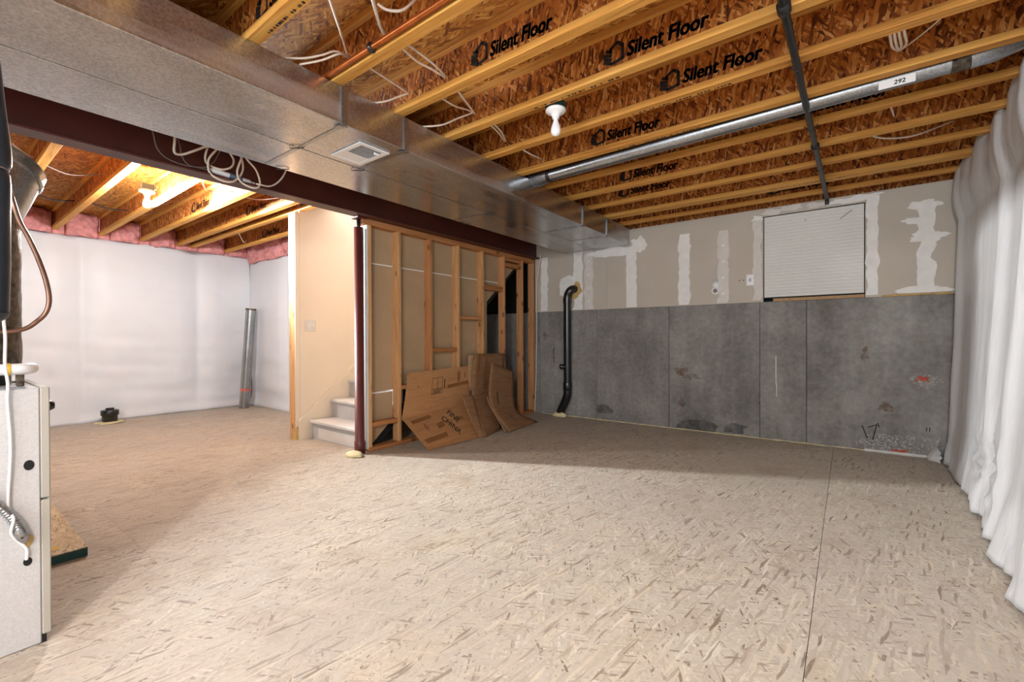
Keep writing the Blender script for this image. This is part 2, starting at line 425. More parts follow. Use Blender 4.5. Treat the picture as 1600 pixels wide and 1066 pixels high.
# ---------------- ceiling: subfloor sheets and I-joists
ceiling = tag(empty('ceiling', (0, 0, 0)), 'open basement ceiling of orange strand board joists and subfloor', None, None, 'structure')
x = XL-.2
i = 0
while x < XR+.2:
    y = YF-.1 - (1.22 if i % 2 else 0)
    while y < YB+.3:
        a_, b_ = max(y, YF-.1), min(y+1.2192, YB+.25)
        if b_-a_ > .05:
            MB().box(x+.001, min(x+2.4384, XR+.3)-.001, a_+.001, b_-.001, JT, JT+.018).build('subfloor_panel', osb_sub, ceiling)
        y += 1.2192
    x += 2.4384; i += 1

FW, FH = .058, .036
def joist_meshes(x0, x1):
    L = x1-x0
    web = MB().box(0, L, -.0055, .0055, FH-.004, .241-FH+.004).mesh('joist_web')
    fl = MB().cbox(0, L, -FW/2, FW/2, 0, FH, .002).mesh('joist_flange')
    web.materials.append(osb_web); fl.materials.append(lvl)
    return web, fl
def add_joist(meshes, x0, yfar):
    web, fl = meshes; yc = yfar - FW/2
    j = bpy.data.objects.new('floor_joist', web); COL.objects.link(j); j.location = (x0, yc, H); j.parent = ceiling
    for z in (0, .241-FH):
        f_ = bpy.data.objects.new('flange', fl); COL.objects.link(f_); f_.parent = j; f_.location = (0, 0, z)
    return j
main_m = joist_meshes(-3.62, XR+.12)
JY = [.930 + .406*k for k in range(-7, 11)]
joists = {}
for k in range(-7, 11):
    joists[k] = add_joist(main_m, -3.62, .930 + .406*k)
# the doubled joist near the back wall
add_joist(main_m, -3.62, .930 + .406*9 + .062)
left_long = joist_meshes(XL-.05, -3.40); left_short = joist_meshes(XL-.05, -4.62)
left_j = {}
for yf in (-1.43, -1.02, -.62, -.21, .19, .60, 1.02, 1.43, 1.84, 2.24, 2.41): left_j[yf] = add_joist(left_long, XL-.05, yf)
left_j[2.85] = add_joist(left_short, XL-.05, 2.85)
# rim board over the back wall, nailer blocks
MB().box(-3.6, XR+.1, YB+.06, YB+.1, H, JT).build('rim_board', osb_web, ceiling)

# printed lettering on the webs
def logo(mb_v):     # a hand cupping a house outline, unit height 1
    segs = [((.42, .0), (1.0, .1)), ((1.0, .1), (1.0, .78)), ((1.0, .78), (.72, 1.0)), ((.72, 1.0), (.36, .78)),
            ((.36, .78), (.36, .62)), ((.0, .2), (.42, .0)), ((.0, .38), (.4, .2)), ((.02, .55), (.4, .4)), ((.12, .74), (.42, .58))]
    vs, fs = [], []
    for (a, b) in segs:
        a, b = Vector((*a, 0)), Vector((*b, 0)); d = (b-a).normalized(); n = Vector((-d.y, d.x, 0))*.085; a = a-d*.03; b = b+d*.03
        o = len(vs); vs += [a-n, b-n, b+n, a+n]; fs.append((o, o+1, o+2, o+3))
    return vs, fs
_v, _f0 = text_mesh('Silent Floor', .098, shear=.18, bold=.0016)
tv, tf = [], []
for dx_, dy_ in ((-.0032, 0), (0, .0014), (0, -.0014), (.0032, 0)):     # heavy strokes: four overprinted impressions
    tf += [tuple(i+len(tv) for i in f) for f in _f0]; tv += [p+Vector((dx_, dy_, len(tv)*1e-9)) for p in _v]
lv, lf = logo(None)
tw = max(v.x for v in tv)
def lettering(k, x0, x1, z=2.412, slope=-.02, j=None):
    if j is None: j = joists[k]; yw = .930 + .406*k - FW/2 - .0055 - .0008
    else: yw = k - FW/2 - .0055 - .0008
    vs, fs = [], []
    lw = .11; sx = (x1-x0-lw-.01)/tw
    for v in lv: vs.append(Vector((x0+v.x*.1, yw, z+v.y*.098)))
    fs += lf
    o = len(vs)
    for v in tv:
        X = x0+lw+.01+v.x*sx
        vs.append(Vector((X, yw, z+.012+v.y + (X-x0)*slope)))
    fs += [tuple(i+o for i in f) for f in tf]
    m = MB().add(vs, fs)
    ob = m.build('printed_lettering', ink); ob.parent = j; ob.location = -world_off(j)
    return ob
for k, x0, x1 in ((0, -2.06, -1.56), (1, -.9, -.4), (2, -1.535, -1.05), (3, -.995, -.49), (4, -.845, -.335), (5, -1.478, -.98), (6, -.31, .19),
                  (7, -1.61, -1.105), (8, -1.8, -1.295), (10, -.62, -.12)):
    lettering(k, x0, x1)
for k, x0 in ((1.84, -5.72), (2.24, -5.35), (2.85, -6.35)): lettering(k, x0, x0+.5, j=left_j[k])
# web butt joints: dark vertical stamps
for k, xs in ((2, (-1.62,)), (3, (-1.72, -.42)), (4, (-.92,)), (5, (-1.12,)), (1, (-1.86, -1.0)), (6, (-1.15, .25)), (7, (-.75,)), (8, (-.4,))):
    yw = .930 + .406*k - FW/2 - .0055 - .0006
    m = MB()
    for xx in xs:
        for q in range(16): m.box(xx, xx+.006+.004*random.random(), yw-.0004, yw+.0002, 2.388+.0105*q, 2.394+.0105*q)
    o = m.build('web_joint_mark', ink); o.parent = joists[k]; o.location = -world_off(joists[k])
# small print along flange undersides
for k, xs in ((4, -1.05), (5, -1.3), (9, -.6), (3, -1.45), (0, -2.0)):
    yc = .930 + .406*k - FW/2; m = MB(); x_ = xs
    for q in range(26):
        L = random.uniform(.004, .014); x_ += L+random.choice((.004, .006, .03))
        m.box(x_, x_+L, yc+.008, yc+.020, H-.0006, H-.0001)
    o = m.build('flange_print', ink); o.parent = joists[k]; o.location = -world_off(joists[k])

# ---------------- back wall: concrete panels, drywall, joint compound
wall_back = tag(empty('wall_back'), 'grey concrete half wall below taped unpainted drywall', None, None, 'structure')
PDY = (0, .004, -.002, .003, 0, .004)
xs = [-4.75, -3.40, -2.53, -1.634, -.718, -.32, XR+.1]
for i in range(len(xs)-1):
    dy = PDY[i]
    MB().cbox(xs[i]+.0015, xs[i+1]-.0015, YB+dy, YB+.22, -.02, ZC, .004).build('concrete_panel', concrete, wall_back)
WX0, WX1, WZ0, WZ1 = -.686, .124, 1.424, 2.246
for (x0, x1, z0, z1) in ((-3.47, -2.40, ZC, H-.012), (-2.398, WX0, ZC, H-.012), (WX0, WX1, WZ1+.006, H-.012), (WX1, XR+.1, ZC, H-.012)):
    MB().box(x0, x1, YB+.004, YB+.018, z0, z1).build('drywall_panel', drywall, wall_back)
MB().box(-4.75, XR+.1, YB+.12, YB+.2, ZC, JT).build('wall_sheathing', dark, wall_back)
MB().box(-.60, .118, YB-.004, YB+.03, ZC+.001, ZC+.03).build('sill_strip', card_e, wall_back)
cy = -.0002
def strip(x0, x1, z0, z1, mt=mud, jag=.012, seed=0, t=.0016):
    n = max(6, int((z1-z0)/.035)); L, Rr = [], []
    for i in range(n+1):
        z = z0+(z1-z0)*i/n
        L.append((x0+jag*fn(z*9+seed, seed, 1)*2+jag*fn(z*31, seed, 5), z)); Rr.append((x1+jag*fn(z*9+seed, seed, 9)*2+jag*fn(z*31, seed, 7), z))
    m = MB()
    vs = []
    for (a, z), (b, _) in zip(L, Rr): vs += [(a, YB+.004-t, z), (b, YB+.004-t, z), (a, YB+.0045, z), (b, YB+.0045, z)]
    fs = []
    for i in range(n):
        a = i*4; b = a+4
        fs += [(a, a+1, b+1, b), (a, b, b+2, a+2), (a+1, a+3, b+3, b+1)]
    fs += [(0, 2, 3, 1), (n*4, n*4+1, n*4+3, n*4+2)]
    return m.add(vs, fs).build('joint_compound', mt, wall_back)
def hblob(cx, cz, rx, rz, seed, mt=mud, t=.0018, n=40, rag=.35, name='joint_compound', yo=.004, parent=None):
    pts = []
    for i in range(n):
        an = 2*math.pi*i/n; k = max(.25, 1+rag*fn(math.cos(an)*1.7+seed, math.sin(an)*1.7, seed)+.5*rag*fn(math.cos(an)*5+seed, math.sin(an)*5, seed))
        pts.append((cx+rx*k*math.cos(an), YB+yo, cz+rz*k*math.sin(an)))
    if yo == cy:        # stain lying on the concrete face of its panel
        k = max(i for i in range(len(PDY)) if xs[i] <= cx)
        yy = YB+PDY[k]-(.0012 if mt is orange_m else .0006)
        return MB().add([(cx, yy, cz)]+[(p[0], yy, p[2]) for p in pts], [(0, 1+i, 1+(i+1) % n) for i in range(n)]).build(name, mt, parent or wall_back)
    t += .00013*(seed % 11)
    c0 = (cx, YB+yo-t, cz); fr = [(p[0], YB+yo-t, p[2]) for p in pts]; bk = [(p[0], YB+yo+.001, p[2]) for p in pts]
    return MB().add([c0]+fr+bk, [(0, 1+i, 1+(i+1) % n) for i in range(n)] + [(1+i, 1+n+i, 1+n+(i+1) % n, 1+(i+1) % n) for i in range(n)]).build(name, mt, parent or wall_back)
strip(-3.372, -3.265, 1.40, 2.13, seed=1)
strip(-2.865, -2.735, 1.40, 2.145, seed=2); strip(-2.705, -2.585, 1.40, 2.145, mud_thin, seed=3)
hblob(-2.95, 1.70, .135, .15, 4)
strip(-2.142, -2.015, 1.40, 2.12, seed=5); hblob(-2.32, 2.09, .30, .055, 6, rag=.5); hblob(-1.98, 2.14, .10, .09, 7, rag=.5)
strip(-1.525, -1.405, 1.40, 2.19, seed=8); strip(-1.115, -1.008, 1.40, 2.17, mud_thin, seed=9)
strip(-.775, -.70, 1.41, 2.22, mud_thin, seed=10); strip(.132, .215, 1.41, 2.30, seed=11)
for q, (cx, cz, rx) in enumerate(((-.62, 2.285, .09), (-.45, 2.30, .10), (-.25, 2.295, .08), (-.02, 2.29, .14), (.12, 2.30, .11), (-.74, 2.24, .05))): hblob(cx, cz, rx, .025, 20+q, mud_thin if q < 3 else mud, rag=.6)
strip(.475, .585, 1.41, 2.17, seed=12, jag=.02); hblob(.52, 2.16, .095, .045, 31, rag=.5); hblob(.54, 1.885, .13, .04, 32, rag=.4); hblob(.45, 2.03, .07, .03, 34, rag=.5)
hblob(.50, 1.435, .19, .028, 33, rag=.5)
# marks and stains on the concrete
hblob(-1.50, .655, .075, .04, 41, rust_m, .0006, rag=.7, name='rust_stain', yo=cy); hblob(-1.40, .60, .07, .03, 42, rust_m, .0006, rag=.8, name='rust_stain', yo=cy)
hblob(.125, .865, .022, .06, 43, rust_m, .0006, rag=.8, name='rust_stain', yo=cy); hblob(.27, .41, .045, .04, 44, rust_m, .0006, rag=.8, name='rust_stain', yo=cy)
hblob(-1.49, .3, .03, .05, 45, rust_m, .0006, rag=.9, name='rust_stain', yo=cy)
hblob(-1.33, .05, .19, .075, 46, damp_m, .0006, rag=.4, name='damp_patch', yo=cy); hblob(-.95, .07, .11, .055, 47, damp_m, .0006, rag=.5, name='damp_patch', yo=cy)
hblob(-2.43, .14, .11, .05, 48, damp_m, .0006, rag=.5, name='damp_patch', yo=cy)
hblob(.40, .085, .33, .085, 49, agg, .0008, n=60, rag=.4, name='rough_concrete_patch', yo=cy); hblob(.52, .66, .13, .055, 50, agg, .0008, n=40, rag=.6, name='rough_concrete_patch', yo=cy)
hblob(.505, .675, .035, .03, 51, orange_m, .0014, n=22, rag=1, name='orange_paint_spot', yo=cy); hblob(.367, .028, .045, .028, 52, orange_m, .0014, n=22, rag=1, name='orange_paint_spot', yo=cy)
m = MB()
for a_, b_, c_ in ((-.579, -.571, (.62, .85)), (-.577, -.571, (.56, .63)), (-.572, -.566, (.44, .57))):
    m.box(a_, b_, YB-.0012, YB+.001, *c_)
m.build('chalk_line', chalk, wall_back)
hblob(-3.30, 1.06, .03, .05, 53, rust_m, .0006, rag=.9, name='rust_stain', yo=cy); hblob(-3.17, .78, .015, .12, 54, rust_m, .0006, rag=.8, name='rust_stain', yo=cy)
def stroke(mb, pts, wd, y):
    for (a, b) in zip(pts[:-1], pts[1:]):
        a, b = Vector((a[0], y, a[1])), Vector((b[0], y, b[1])); d = (b-a).normalized(); n = Vector((-d.z, 0, d.x))*wd
        mb.prism([a-n, a+n, b+n, b-n], (0, -.0008, 0))
m = MB()
stroke(m, [(.103, .228), (.14, .117)], .004, YB+.0036); stroke(m, [(.144, .215), (.207, .246), (.178, .110)], .004, YB+.0036); stroke(m, [(.212, .262), (.224, .225)], .004, YB+.0036)
stroke(m, [(.536, .262), (.534, .225)], .003, YB+.0036); stroke(m, [(.556, .264), (.554, .225)], .003, YB+.0036)
m.build('pencilled_numerals', ink, wall_back)
# bead of spray foam at the foot of the wall
pts = [(-3.35+.045*i, YB-.006+.004*fn(i*.7), .006+.006*abs(fn(i*.9, 3))) for i in range(88)]
MB().tube(pts, [.004+.010*max(0, fn(i*.75, 8)) for i in range(88)], 7).build('foam_bead', foam_y, wall_back)
MB().tube([(.12+.035*i, YB-.008, .012) for i in range(15)], [.014+.008*fn(i*.9) for i in range(15)], 7).build('foam_bead', chalk, wall_back)
MB().tube([(.24+.03*i, YB-.0, ZC+.006+.008*fn(i*1.3)) for i in range(16)], [.008+.007*abs(fn(i*1.1)) for i in range(16)], 7).build('foam_bead', foam_d, wall_back)

# ---------------- other walls
wr = tag(MB().box(XR, XR+.2, YF-.2, YB+.3, -.02, JT).build('wall_right', concrete), 'concrete wall hidden behind the white plastic sheet', None, None, 'structure')
wall_left = tag(empty('wall_left'), 'far wall hung with white faced insulation blankets', None, None, 'structure')
MB().box(XL-.2, XL, YF-.2, YN+.2, -.02, JT).build('wall_core', concrete, wall_left)
wall_side = tag(empty('wall_side'), 'short insulated wall between the corner and the stair wall', None, None, 'structure')
MB().box(XL-.2, -4.61, YN, YN+.2, -.02, JT).build('wall_core', concrete, wall_side)
# wall behind the camera; its opening is added for the fill lamp
wf = tag(empty('wall_front'), 'wall behind the viewer with an opening added for the fill lamp', None, None, 'structure')
for b_ in ((XL-.2, -2.1, -.02, JT), (.3, XR+.2, -.02, JT), (-2.1, .3, -.02, .9), (-2.1, .3, 2.2, JT)):
    MB().box(b_[0], b_[1], YF-.2, YF, b_[2], b_[3]).build('wall_panel', drywall, wf)
# insulation blankets
def blanket(name, fnc, nu, nv, parent, mt=blanket_m): return solid(MB().grid(nu, nv, fnc).build(name, mt, parent), .012, -1)
def bl_left(u, v):
    y = YF+.02 + (YN-.06-YF)*u; z = -.001+2.341*v
    seamd = min(abs(y-s) for s in (-1.2, 0.0, 1.22, 2.44))
    bul = .075*min(1, seamd/.22)**.5*(math.sin(math.pi*min(1, max(0, v)))**.4)
    wr_ = .02*fn(y*2.2, z*2.5, 3)+.012*fn(y*1.2+z*2, z*7, 8)*(1-v)**1.2*2.2 + .008*fn(y*6, z*9, 1)*(1-v)
    zz = z - .035*(v > .98)*(.5+fn(y*2.3, 4)) - (.02*abs(fn(y*4)) if v > .98 else 0)
    return (XL+.045+bul+wr_+.05*max(0, 1-v/.05), y, zz)
blanket('insulation_blanket', bl_left, 170, 70, wall_left)
def bl_side(u, v):
    x = XL+.06 + (-4.63-XL-.06)*u; z = -.001+2.276*v
    seamd = min(abs(x-s) for s in (XL+.06, -6.33, -5.1))
    bul = .06*min(1, seamd/.2)**.5*(math.sin(math.pi*v)**.4)
    wr_ = .018*fn(x*2.2, z*2.5, 13)+.02*fn(x*1.2+z*2, z*7, 8)*(1-v)**1.2
    zz = z + (v > .97)*(.05*fn(x*2.3, 4)+.03)
    return (x, YN-.03-bul-wr_-.05*max(0, 1-v/.05), zz)
blanket('insulation_blanket', bl_side, 110, 60, wall_side)
# pink batts stuffed between the joist ends
bays = [(-.55, -.22), (-.14, .13), (.26, .535), (.67, .955), (1.09, 1.365), (1.50, 1.775), (1.91, 2.175), (2.47, 2.785), (2.86, 3.14)]
MB().box(XL+.01, XL+.055, -.6, 3.14, H-.04, JT-.002).build('insulation_batt', pink, wall_left)
for bi, (ya, yb_) in enumerate(bays):
    def batt(u, v, ya=ya, yb_=yb_, bi=bi):
        y = ya-.016+(yb_-ya+.032)*u; z = H-.05+.28*v
        b_ = .10*(math.sin(math.pi*u)**.5)*(math.sin(math.pi*(.15+.8*v))**.7)
        return (XL+.07+b_+.05*fn(y*7, z*9, bi)+.025*fn(y*22, z*20, bi), y, min(z, JT-.003))
    solid(MB().grid(18, 16, batt).build('insulation_batt', pink, wall_left), .03, -1)
for xb in (-7.25, -6.7, -6.1, -5.5, -4.98):
    def batt2(u, v, xb=xb):
        x_ = xb-.27+.54*u; z = 2.21+.30*v
        b_ = .05*(math.sin(math.pi*u)**.5)*(math.sin(math.pi*(.1+.8*v))**.7)
        return (x_, YN-.05-b_-.05*fn(x_*7, z*9, 3)-.02*fn(x_*22, z*20), z)
    solid(MB().grid(18, 16, batt2).build('insulation_batt', pink, wall_side), .03, 1)

# stair wall on the left of the stairs
XW = -4.49; YW = 2.355
wall_stair = tag(empty('wall_stair'), 'cream painted wall beside the stairs with a bare timber end', None, None, 'structure')
MB().box(XW-.012, XW, YW, YB+.2, 0, JT).build('drywall_panel', paint_cream, wall_stair)
MB().cbox(XW-.125, XW-.014, YW-.045, YW-.003, 0, H-.02, .003).build('end_stud', pale_w, wall_stair)
MB().box(XW-.012, XW+.0, YW-.045, YW-.002, 0.07, H-.02).build('drywall_return', paint_cream, wall_stair)
MB().box(XW-.140, XW-.127, YW-.04, YN, 0, H-.02).build('drywall_panel', drywall, wall_stair)
MB().prism([(XW-.06, YW-.07, 0), (XW+.004, YW-.05, 0), (XW+.006, YW-.045, .14), (XW-.005, YW-.05, .1), (XW-.05, YW-.06, .02)], (0, .03, 0)).build('foam_scrap', foam_d, wall_stair)

# ---------------- stud wall
wall_stud = tag(empty('wall_stud'), 'bare timber stud wall closing the side of the stairs', None, None, 'structure')
YE = YB-.004
MB().cbox(XS-.089, XS, 2.455, YE, 0, .038, .003).build('bottom_plate', plate_w, wall_stud)
MB().cbox(XS-.089, XS, 2.40, YE, 2.066, 2.1175, .003).build('top_plate', plate_w, wall_stud)
far_edges = [2.493, 2.829, 3.240, 3.655, 4.074, 4.486, 4.878, 5.146]
for i, e in enumerate(far_edges):
    MB().cbox(XS-.089, XS, e-.038, e, .038, 2.066, .003).build('stud', pale_w if i in (0, 1, 3, 4) else stud_w, wall_stud)
for i, (k, z, t) in enumerate(((0, .242, .04), (1, .555, .04), (2, .909, .04), (3, 1.267, .036), (4, 1.649, .06), (5, 1.973, .05))):
    MB().cbox(XS-.08, XS-.006, far_edges[k]+.001, far_edges[k+1]-.039, z-t/2, z+t/2, .003).build('blocking', plate_w, wall_stud)
MB().cbox(XS-.08, XS-.006, far_edges[5]+.001, far_edges[6]-.039, 2.02, 2.062, .003).build('blocking', plate_w, wall_stud)
MB().box(XS-.1, XS+.001, 2.441, 2.453, .03, 2.06).build('drywall_return', mud_thin, wall_stud)
# drywall on the stair side, cut along the stair slope
XD = XS-.0895
for poly in ([(2.455, .045), (2.55, .045), (2.79, .25), (2.79, .516), (2.455, .516)],
             [(2.455, .521), (4.222, .60), (4.222, 1.485), (4.517, 1.733), (2.455, 1.733)],
             [(2.455, 1.738), (4.523, 1.738), (4.975, 2.118), (2.455, 2.118)]):
    MB().prism([(XD, y, z) for y, z in poly], (-.012, 0, 0)).build('drywall_panel', drywall_tan, wall_stud)
MB().box(XD-.006, XD+.0012, 2.47, 4.51, 1.731, 1.741).build('drywall_joint', mud, wall_stud)
MB().box(XD-.006, XD+.0012, 2.494, 2.79, .514, .522).build('drywall_joint', mud, wall_stud)

# ================================================================== THINGS
# ---------------- stairs
st = tag(empty('staircase', (-4.03, 2.46, 0)), 'grey white painted stairs rising behind the red post', 'stairs')
SX0, SX1, RISE, RUN, Y0S = XW+.035, XD-.014, .193, .224, 2.462
for i in range(12):
    z = RISE*(i+1); y = Y0S+RUN*i
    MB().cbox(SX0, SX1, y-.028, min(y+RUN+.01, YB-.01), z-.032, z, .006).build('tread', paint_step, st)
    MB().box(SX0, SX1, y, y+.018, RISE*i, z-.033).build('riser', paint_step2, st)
    if y+RUN > YB-.3: break
MB().box(SX0+.12, SX1-.1, Y0S-.003, Y0S-.0002, .01, .115).build('riser_patch', paint_step, st)
ys = lambda z: Y0S+z/RISE*RUN
sk = [(XW+.002, Y0S-.13, 0), (XW+.002, Y0S+.04, 0), (XW+.002, YB-.2, (YB-.2-Y0S-.04)/RUN*RISE), (XW+.002, YB-.2, (YB-.2-Y0S-.04)/RUN*RISE+.30), (XW+.002, Y0S-.13, .20)]
MB().prism(sk, (.022, 0, 0)).build('skirt_board', paint_cream, st)
MB().prism([(XW+.0245, Y0S-.13, .165), (XW+.0245, YB-.2, (YB-.2-Y0S-.04)/RUN*RISE+.265), (XW+.0245, YB-.2, (YB-.2-Y0S-.04)/RUN*RISE+.30), (XW+.0245, Y0S-.13, .20)], (.006, 0, 0)).build('skirt_moulding', paint_cream, st)
MB().prism([(SX0, Y0S+.05, 0), (SX0, Y0S+.17, 0), (SX0, YB-.02, 2.2), (SX0, YB-.02, 2.3)], (SX1-SX0-.01, 0, 0)).build('stair_underside_shade', dark, st)  # stair underside, painted black for the shade beneath the steps

# switch plate on the stair wall
sw = tag(empty('light_switch', (XW, 2.468, 1.17)), 'double white light switch on the cream stair wall', 'light switch')
MB().cbox(XW+.0005, XW+.007, 2.41, 2.526, 1.113, 1.228, .003).build('switch_plate', paint_step, sw)
for yy in (2.445, 2.491): MB().cbox(XW+.007, XW+.016, yy-.006, yy+.006, 1.158, 1.182, .002).build('toggle', white_p, sw)

# ---------------- steel beam and post
bx = -3.445
sb = tag(empty('steel_beam', (bx, 2, 2.12)), 'dark red steel I beam running under the joists beside the ducts', 'beam')
MB().box(bx-.005, bx+.005, YF+.02, YB-.005, 2.133, H-.014).build('web', steel_red, sb)
for z in (2.119, H-.014): MB().cbox(bx-.068, bx+.068, YF+.02, YB-.005, z, z+.0135, .002).build('flange', steel_red, sb)
px_, py_ = -3.515, 2.388
po = tag(empty('steel_post', (px_, py_, 0)), 'dark red round steel post at the foot of the stairs', 'post')
MB().lathe([(0, 0), (.047, 0), (.047, .11), (.042, .115), (.042, 2.03), (0, 2.03)], (px_, py_, 0), 24).build('column', post_red, po)
MB().lathe([(.018, 2.03), (.018, 2.105), (0, 2.105)], (px_, py_, 0), 12).build('screw_jack', black_i, po)
MB().cbox(px_-.05, px_+.06, py_-.05, py_+.05, 2.106, 2.118, .002).build('cap_plate', post_red, po)
def lump(name, c, rx, ry, rz, seed, mt, label=None, cat=None, parent=None, n=18):
    def f(u, v):
        th = 2*math.pi*u; ph = math.pi*v
        d = Vector((math.cos(th)*math.sin(ph), math.sin(th)*math.sin(ph), math.cos(ph)))
        k = 1+.35*noise.noise(d*2.1+Vector((seed, 0, 0)))+.12*noise.noise(d*6+Vector((0, seed, 0)))
        return (c[0]+rx*k*d.x, c[1]+ry*k*d.y, max(.0005, c[2]+rz*k*d.z))
    o = MB().grid(n, n//2, f).build(name, mt, parent)
    if label: tag(o, label, cat)
    return o
lump('spray_foam', (-3.47, 2.30, .012), .10, .06, .032, 3, foam_y, 'cream blob of spray foam at the base of the red post', 'foam')

# ---------------- sheet metal ducts
def duct(name, x0, x1, cuts, label, side_ribs):
    d = tag(empty(name, ((x0+x1)/2, 2, 2.15)), label, 'duct')
    for a_, b_ in zip(cuts[:-1], cuts[1:]):
        MB().cbox(x0, x1, a_+.0008, b_-.0008, 2.148, H-.002, .003).build('duct_section', galv, d)
    for y in cuts[1:-1]:
        MB().box(x0+.01, x1-.01, y-.012, y+.012, 2.1455, 2.149).build('slip_cleat', galv_round, d)
        if side_ribs:
            MB().box(x1-.002, x1+.004, y-.022, y+.016, 2.150, H-.004).build('drive_cleat', galv_round, d)
            MB().box(x1-.004, x1+.010, y-.020, y-.014, 2.150, H-.006).build('drive_cleat', galv_round, d)
            MB().prism([(x1-.05, y-.03, 2.1445), (x1-.01, y-.022, 2.1445), (x1+.004, y+.02, 2.1445), (x1-.03, y+.01, 2.1445)], (0, 0, -.006)).build('cleat_tab', galv_round, d)
    return d
XDR, XDM, XDL = -2.1006, -2.5647, -2.977
sd = duct('supply_duct', XDM+.005, XDR, [YF+.3, 1.345, 1.755, 3.98, 4.53, YB-.005], 'wide galvanised duct carrying the white register, nearer the bulb', True)
rd = duct('return_duct', XDL, XDM-.004, [YF+.3, 1.345, 3.05, YB-.005], 'galvanised duct running between the other duct and the red beam', False)
for (xx, yy) in ((XDM, 1.34), (XDL+.02, 1.45), (XDM, 3.1), (XDL+.02, 3.2), (XDM-.02, 1.76)):
    MB().tube([(xx-.035, yy-.03, 2.144), (xx-.02, yy-.035, 2.137), (xx+.02, yy-.005, 2.137), (xx+.035, yy+.02, 2.144)], .0028, 6).build('hanger_clip', black_i, rd)
# white register in the duct bottom
rg = tag(empty('register', (-2.35, 1.61, 2.147)), 'white metal air register set in the underside of the duct', 'register')
m = MB(); X0, X1, Y0, Y1 = -2.50, -2.20, 1.507, 1.712
m.cbox(X0, X1, Y0, Y0+.03, 2.139, 2.1475, .002); m.cbox(X0, X1, Y1-.03, Y1, 2.139, 2.1475, .002); m.cbox(X0, X0+.03, Y0+.03, Y1-.03, 2.139, 2.1475, .002); m.cbox(X1-.03, X1, Y0+.03, Y1-.03, 2.139, 2.1475, .002)
m.build('frame', white_p, rg)
MB().box(X0+.03, X0+.13, Y0+.03, Y1-.03, 2.1415, 2.1475).build('cover_plate', white_p, rg)
MB().box(X0+.13, X1-.03, Y0+.03, Y1-.03, 2.1445, 2.1475).build('damper', galv, rg)
for q in range(7):
    MB().box(X0+.135+.018*q, X0+.139+.018*q, Y0+.03, Y1-.03, 2.1405, 2.1445).build('vane', paint_step2, rg)
MB().box(X1-.06, X1-.05, Y1-.07, Y1-.04, 2.128, 2.1405).build('lever', white_p, rg)

# round branch duct in the joist bay
br = tag(empty('round_duct', (-.9, 3.03, 2.33)), 'round galvanised branch duct hanging under the joists toward the right wall', 'duct')
pa, pb = Vector((-1.93, 3.05, 2.335)), Vector((.46, 3.045, 2.372))
MB().tube([pa, pb], .049, 24).build('pipe', galv_round, br)
MB().tube([Vector((-2.09, 3.10, 2.368)), Vector((-2.03, 3.085, 2.355)), Vector((-1.95, 3.055, 2.337)), Vector((-1.915, 3.05, 2.335))], [.075, .072, .057, .053], 20).build('takeoff_boot', galv_round, br)
MB().tube([Vector((-1.925, 3.05, 2.335)), Vector((-1.895, 3.05, 2.335))], .0525, 20).build('crimp_collar', black_i, br)
MB().tube([Vector((.40, 3.045, 2.371)), Vector((.465, 3.045, 2.372))], .051, 24).build('foil_tape', galv_dull, br)
MB().tube([Vector((.465, 3.045, 2.372)), Vector((.54, 3.045, 2.378)), Vector((.62, 3.045, 2.40)), Vector((.76, 3.045, 2.44))], [.052, .055, .056, .056], 24).build('end_elbow', galv_round, br)
lb = tag(empty('duct_tag', (.2, 2.985, 2.3)), 'white paper tag stuck on the round branch duct', 'tag')
MB().box(.125, .268, 2.992, 2.9945, 2.305, 2.347).build('card', white_p, lb)
gv, gf = text_mesh('292', .03, .1, .0008)
MB().add([(.185+v.x, 2.9915, 2.315+v.y) for v in gv], gf).build('lettering', ink, lb)

# black iron gas pipe under the joists
gp = tag(empty('gas_pipe', (-.17, 3.5, 2.31)), 'black iron gas pipe strapped across the undersides of the joists', 'pipe')
gx = lambda y: -.203+(y-2.0)*.0145
MB().tube([(gx(y), y, 2.3275) for y in (YF+.1, 0, 2, 3.5, 5.06)] + [(gx(5.1), 5.105, 2.322), (gx(5.1), 5.118, 2.30), (gx(5.1), 5.12, 2.275)], .0165, 12).build('pipe', black_i, gp)
for y in (2.056, 3.678): MB().tube([(gx(y), y-.028, 2.3275), (gx(y), y-.024, 2.3275), (gx(y), y+.024, 2.3275), (gx(y), y+.028, 2.3275)], [.019, .0255, .0255, .019], 12).build('coupling', black_i, gp)
for y in (2.56, 3.35, 4.2):
    MB().tube([(gx(y)-.035, y-.01, H-.002), (gx(y)-.02, y-.01, 2.325), (gx(y), y-.01, 2.309), (gx(y)+.02, y-.01, 2.325), (gx(y)+.035, y-.01, H-.002)], .003, 6).build('strap', black_i, gp)

# copper pipe along a joist near the camera
cp = tag(empty('copper_pipe', (-1.4, 1.26, 2.362)), 'orange copper pipe clipped along the side of a joist flange', 'pipe')
MB().tube([(-2.55, 1.258, 2.364), (.6, 1.256, 2.364)], .0135, 12).build('pipe', copper, cp)
MB().lathe([(.0137, -.01), (.022, -.008), (.022, .008), (.0137, .01)], (-1.745, 1.257, 2.364), 14, (1, 0, 0)).build('clip', black_p, cp)

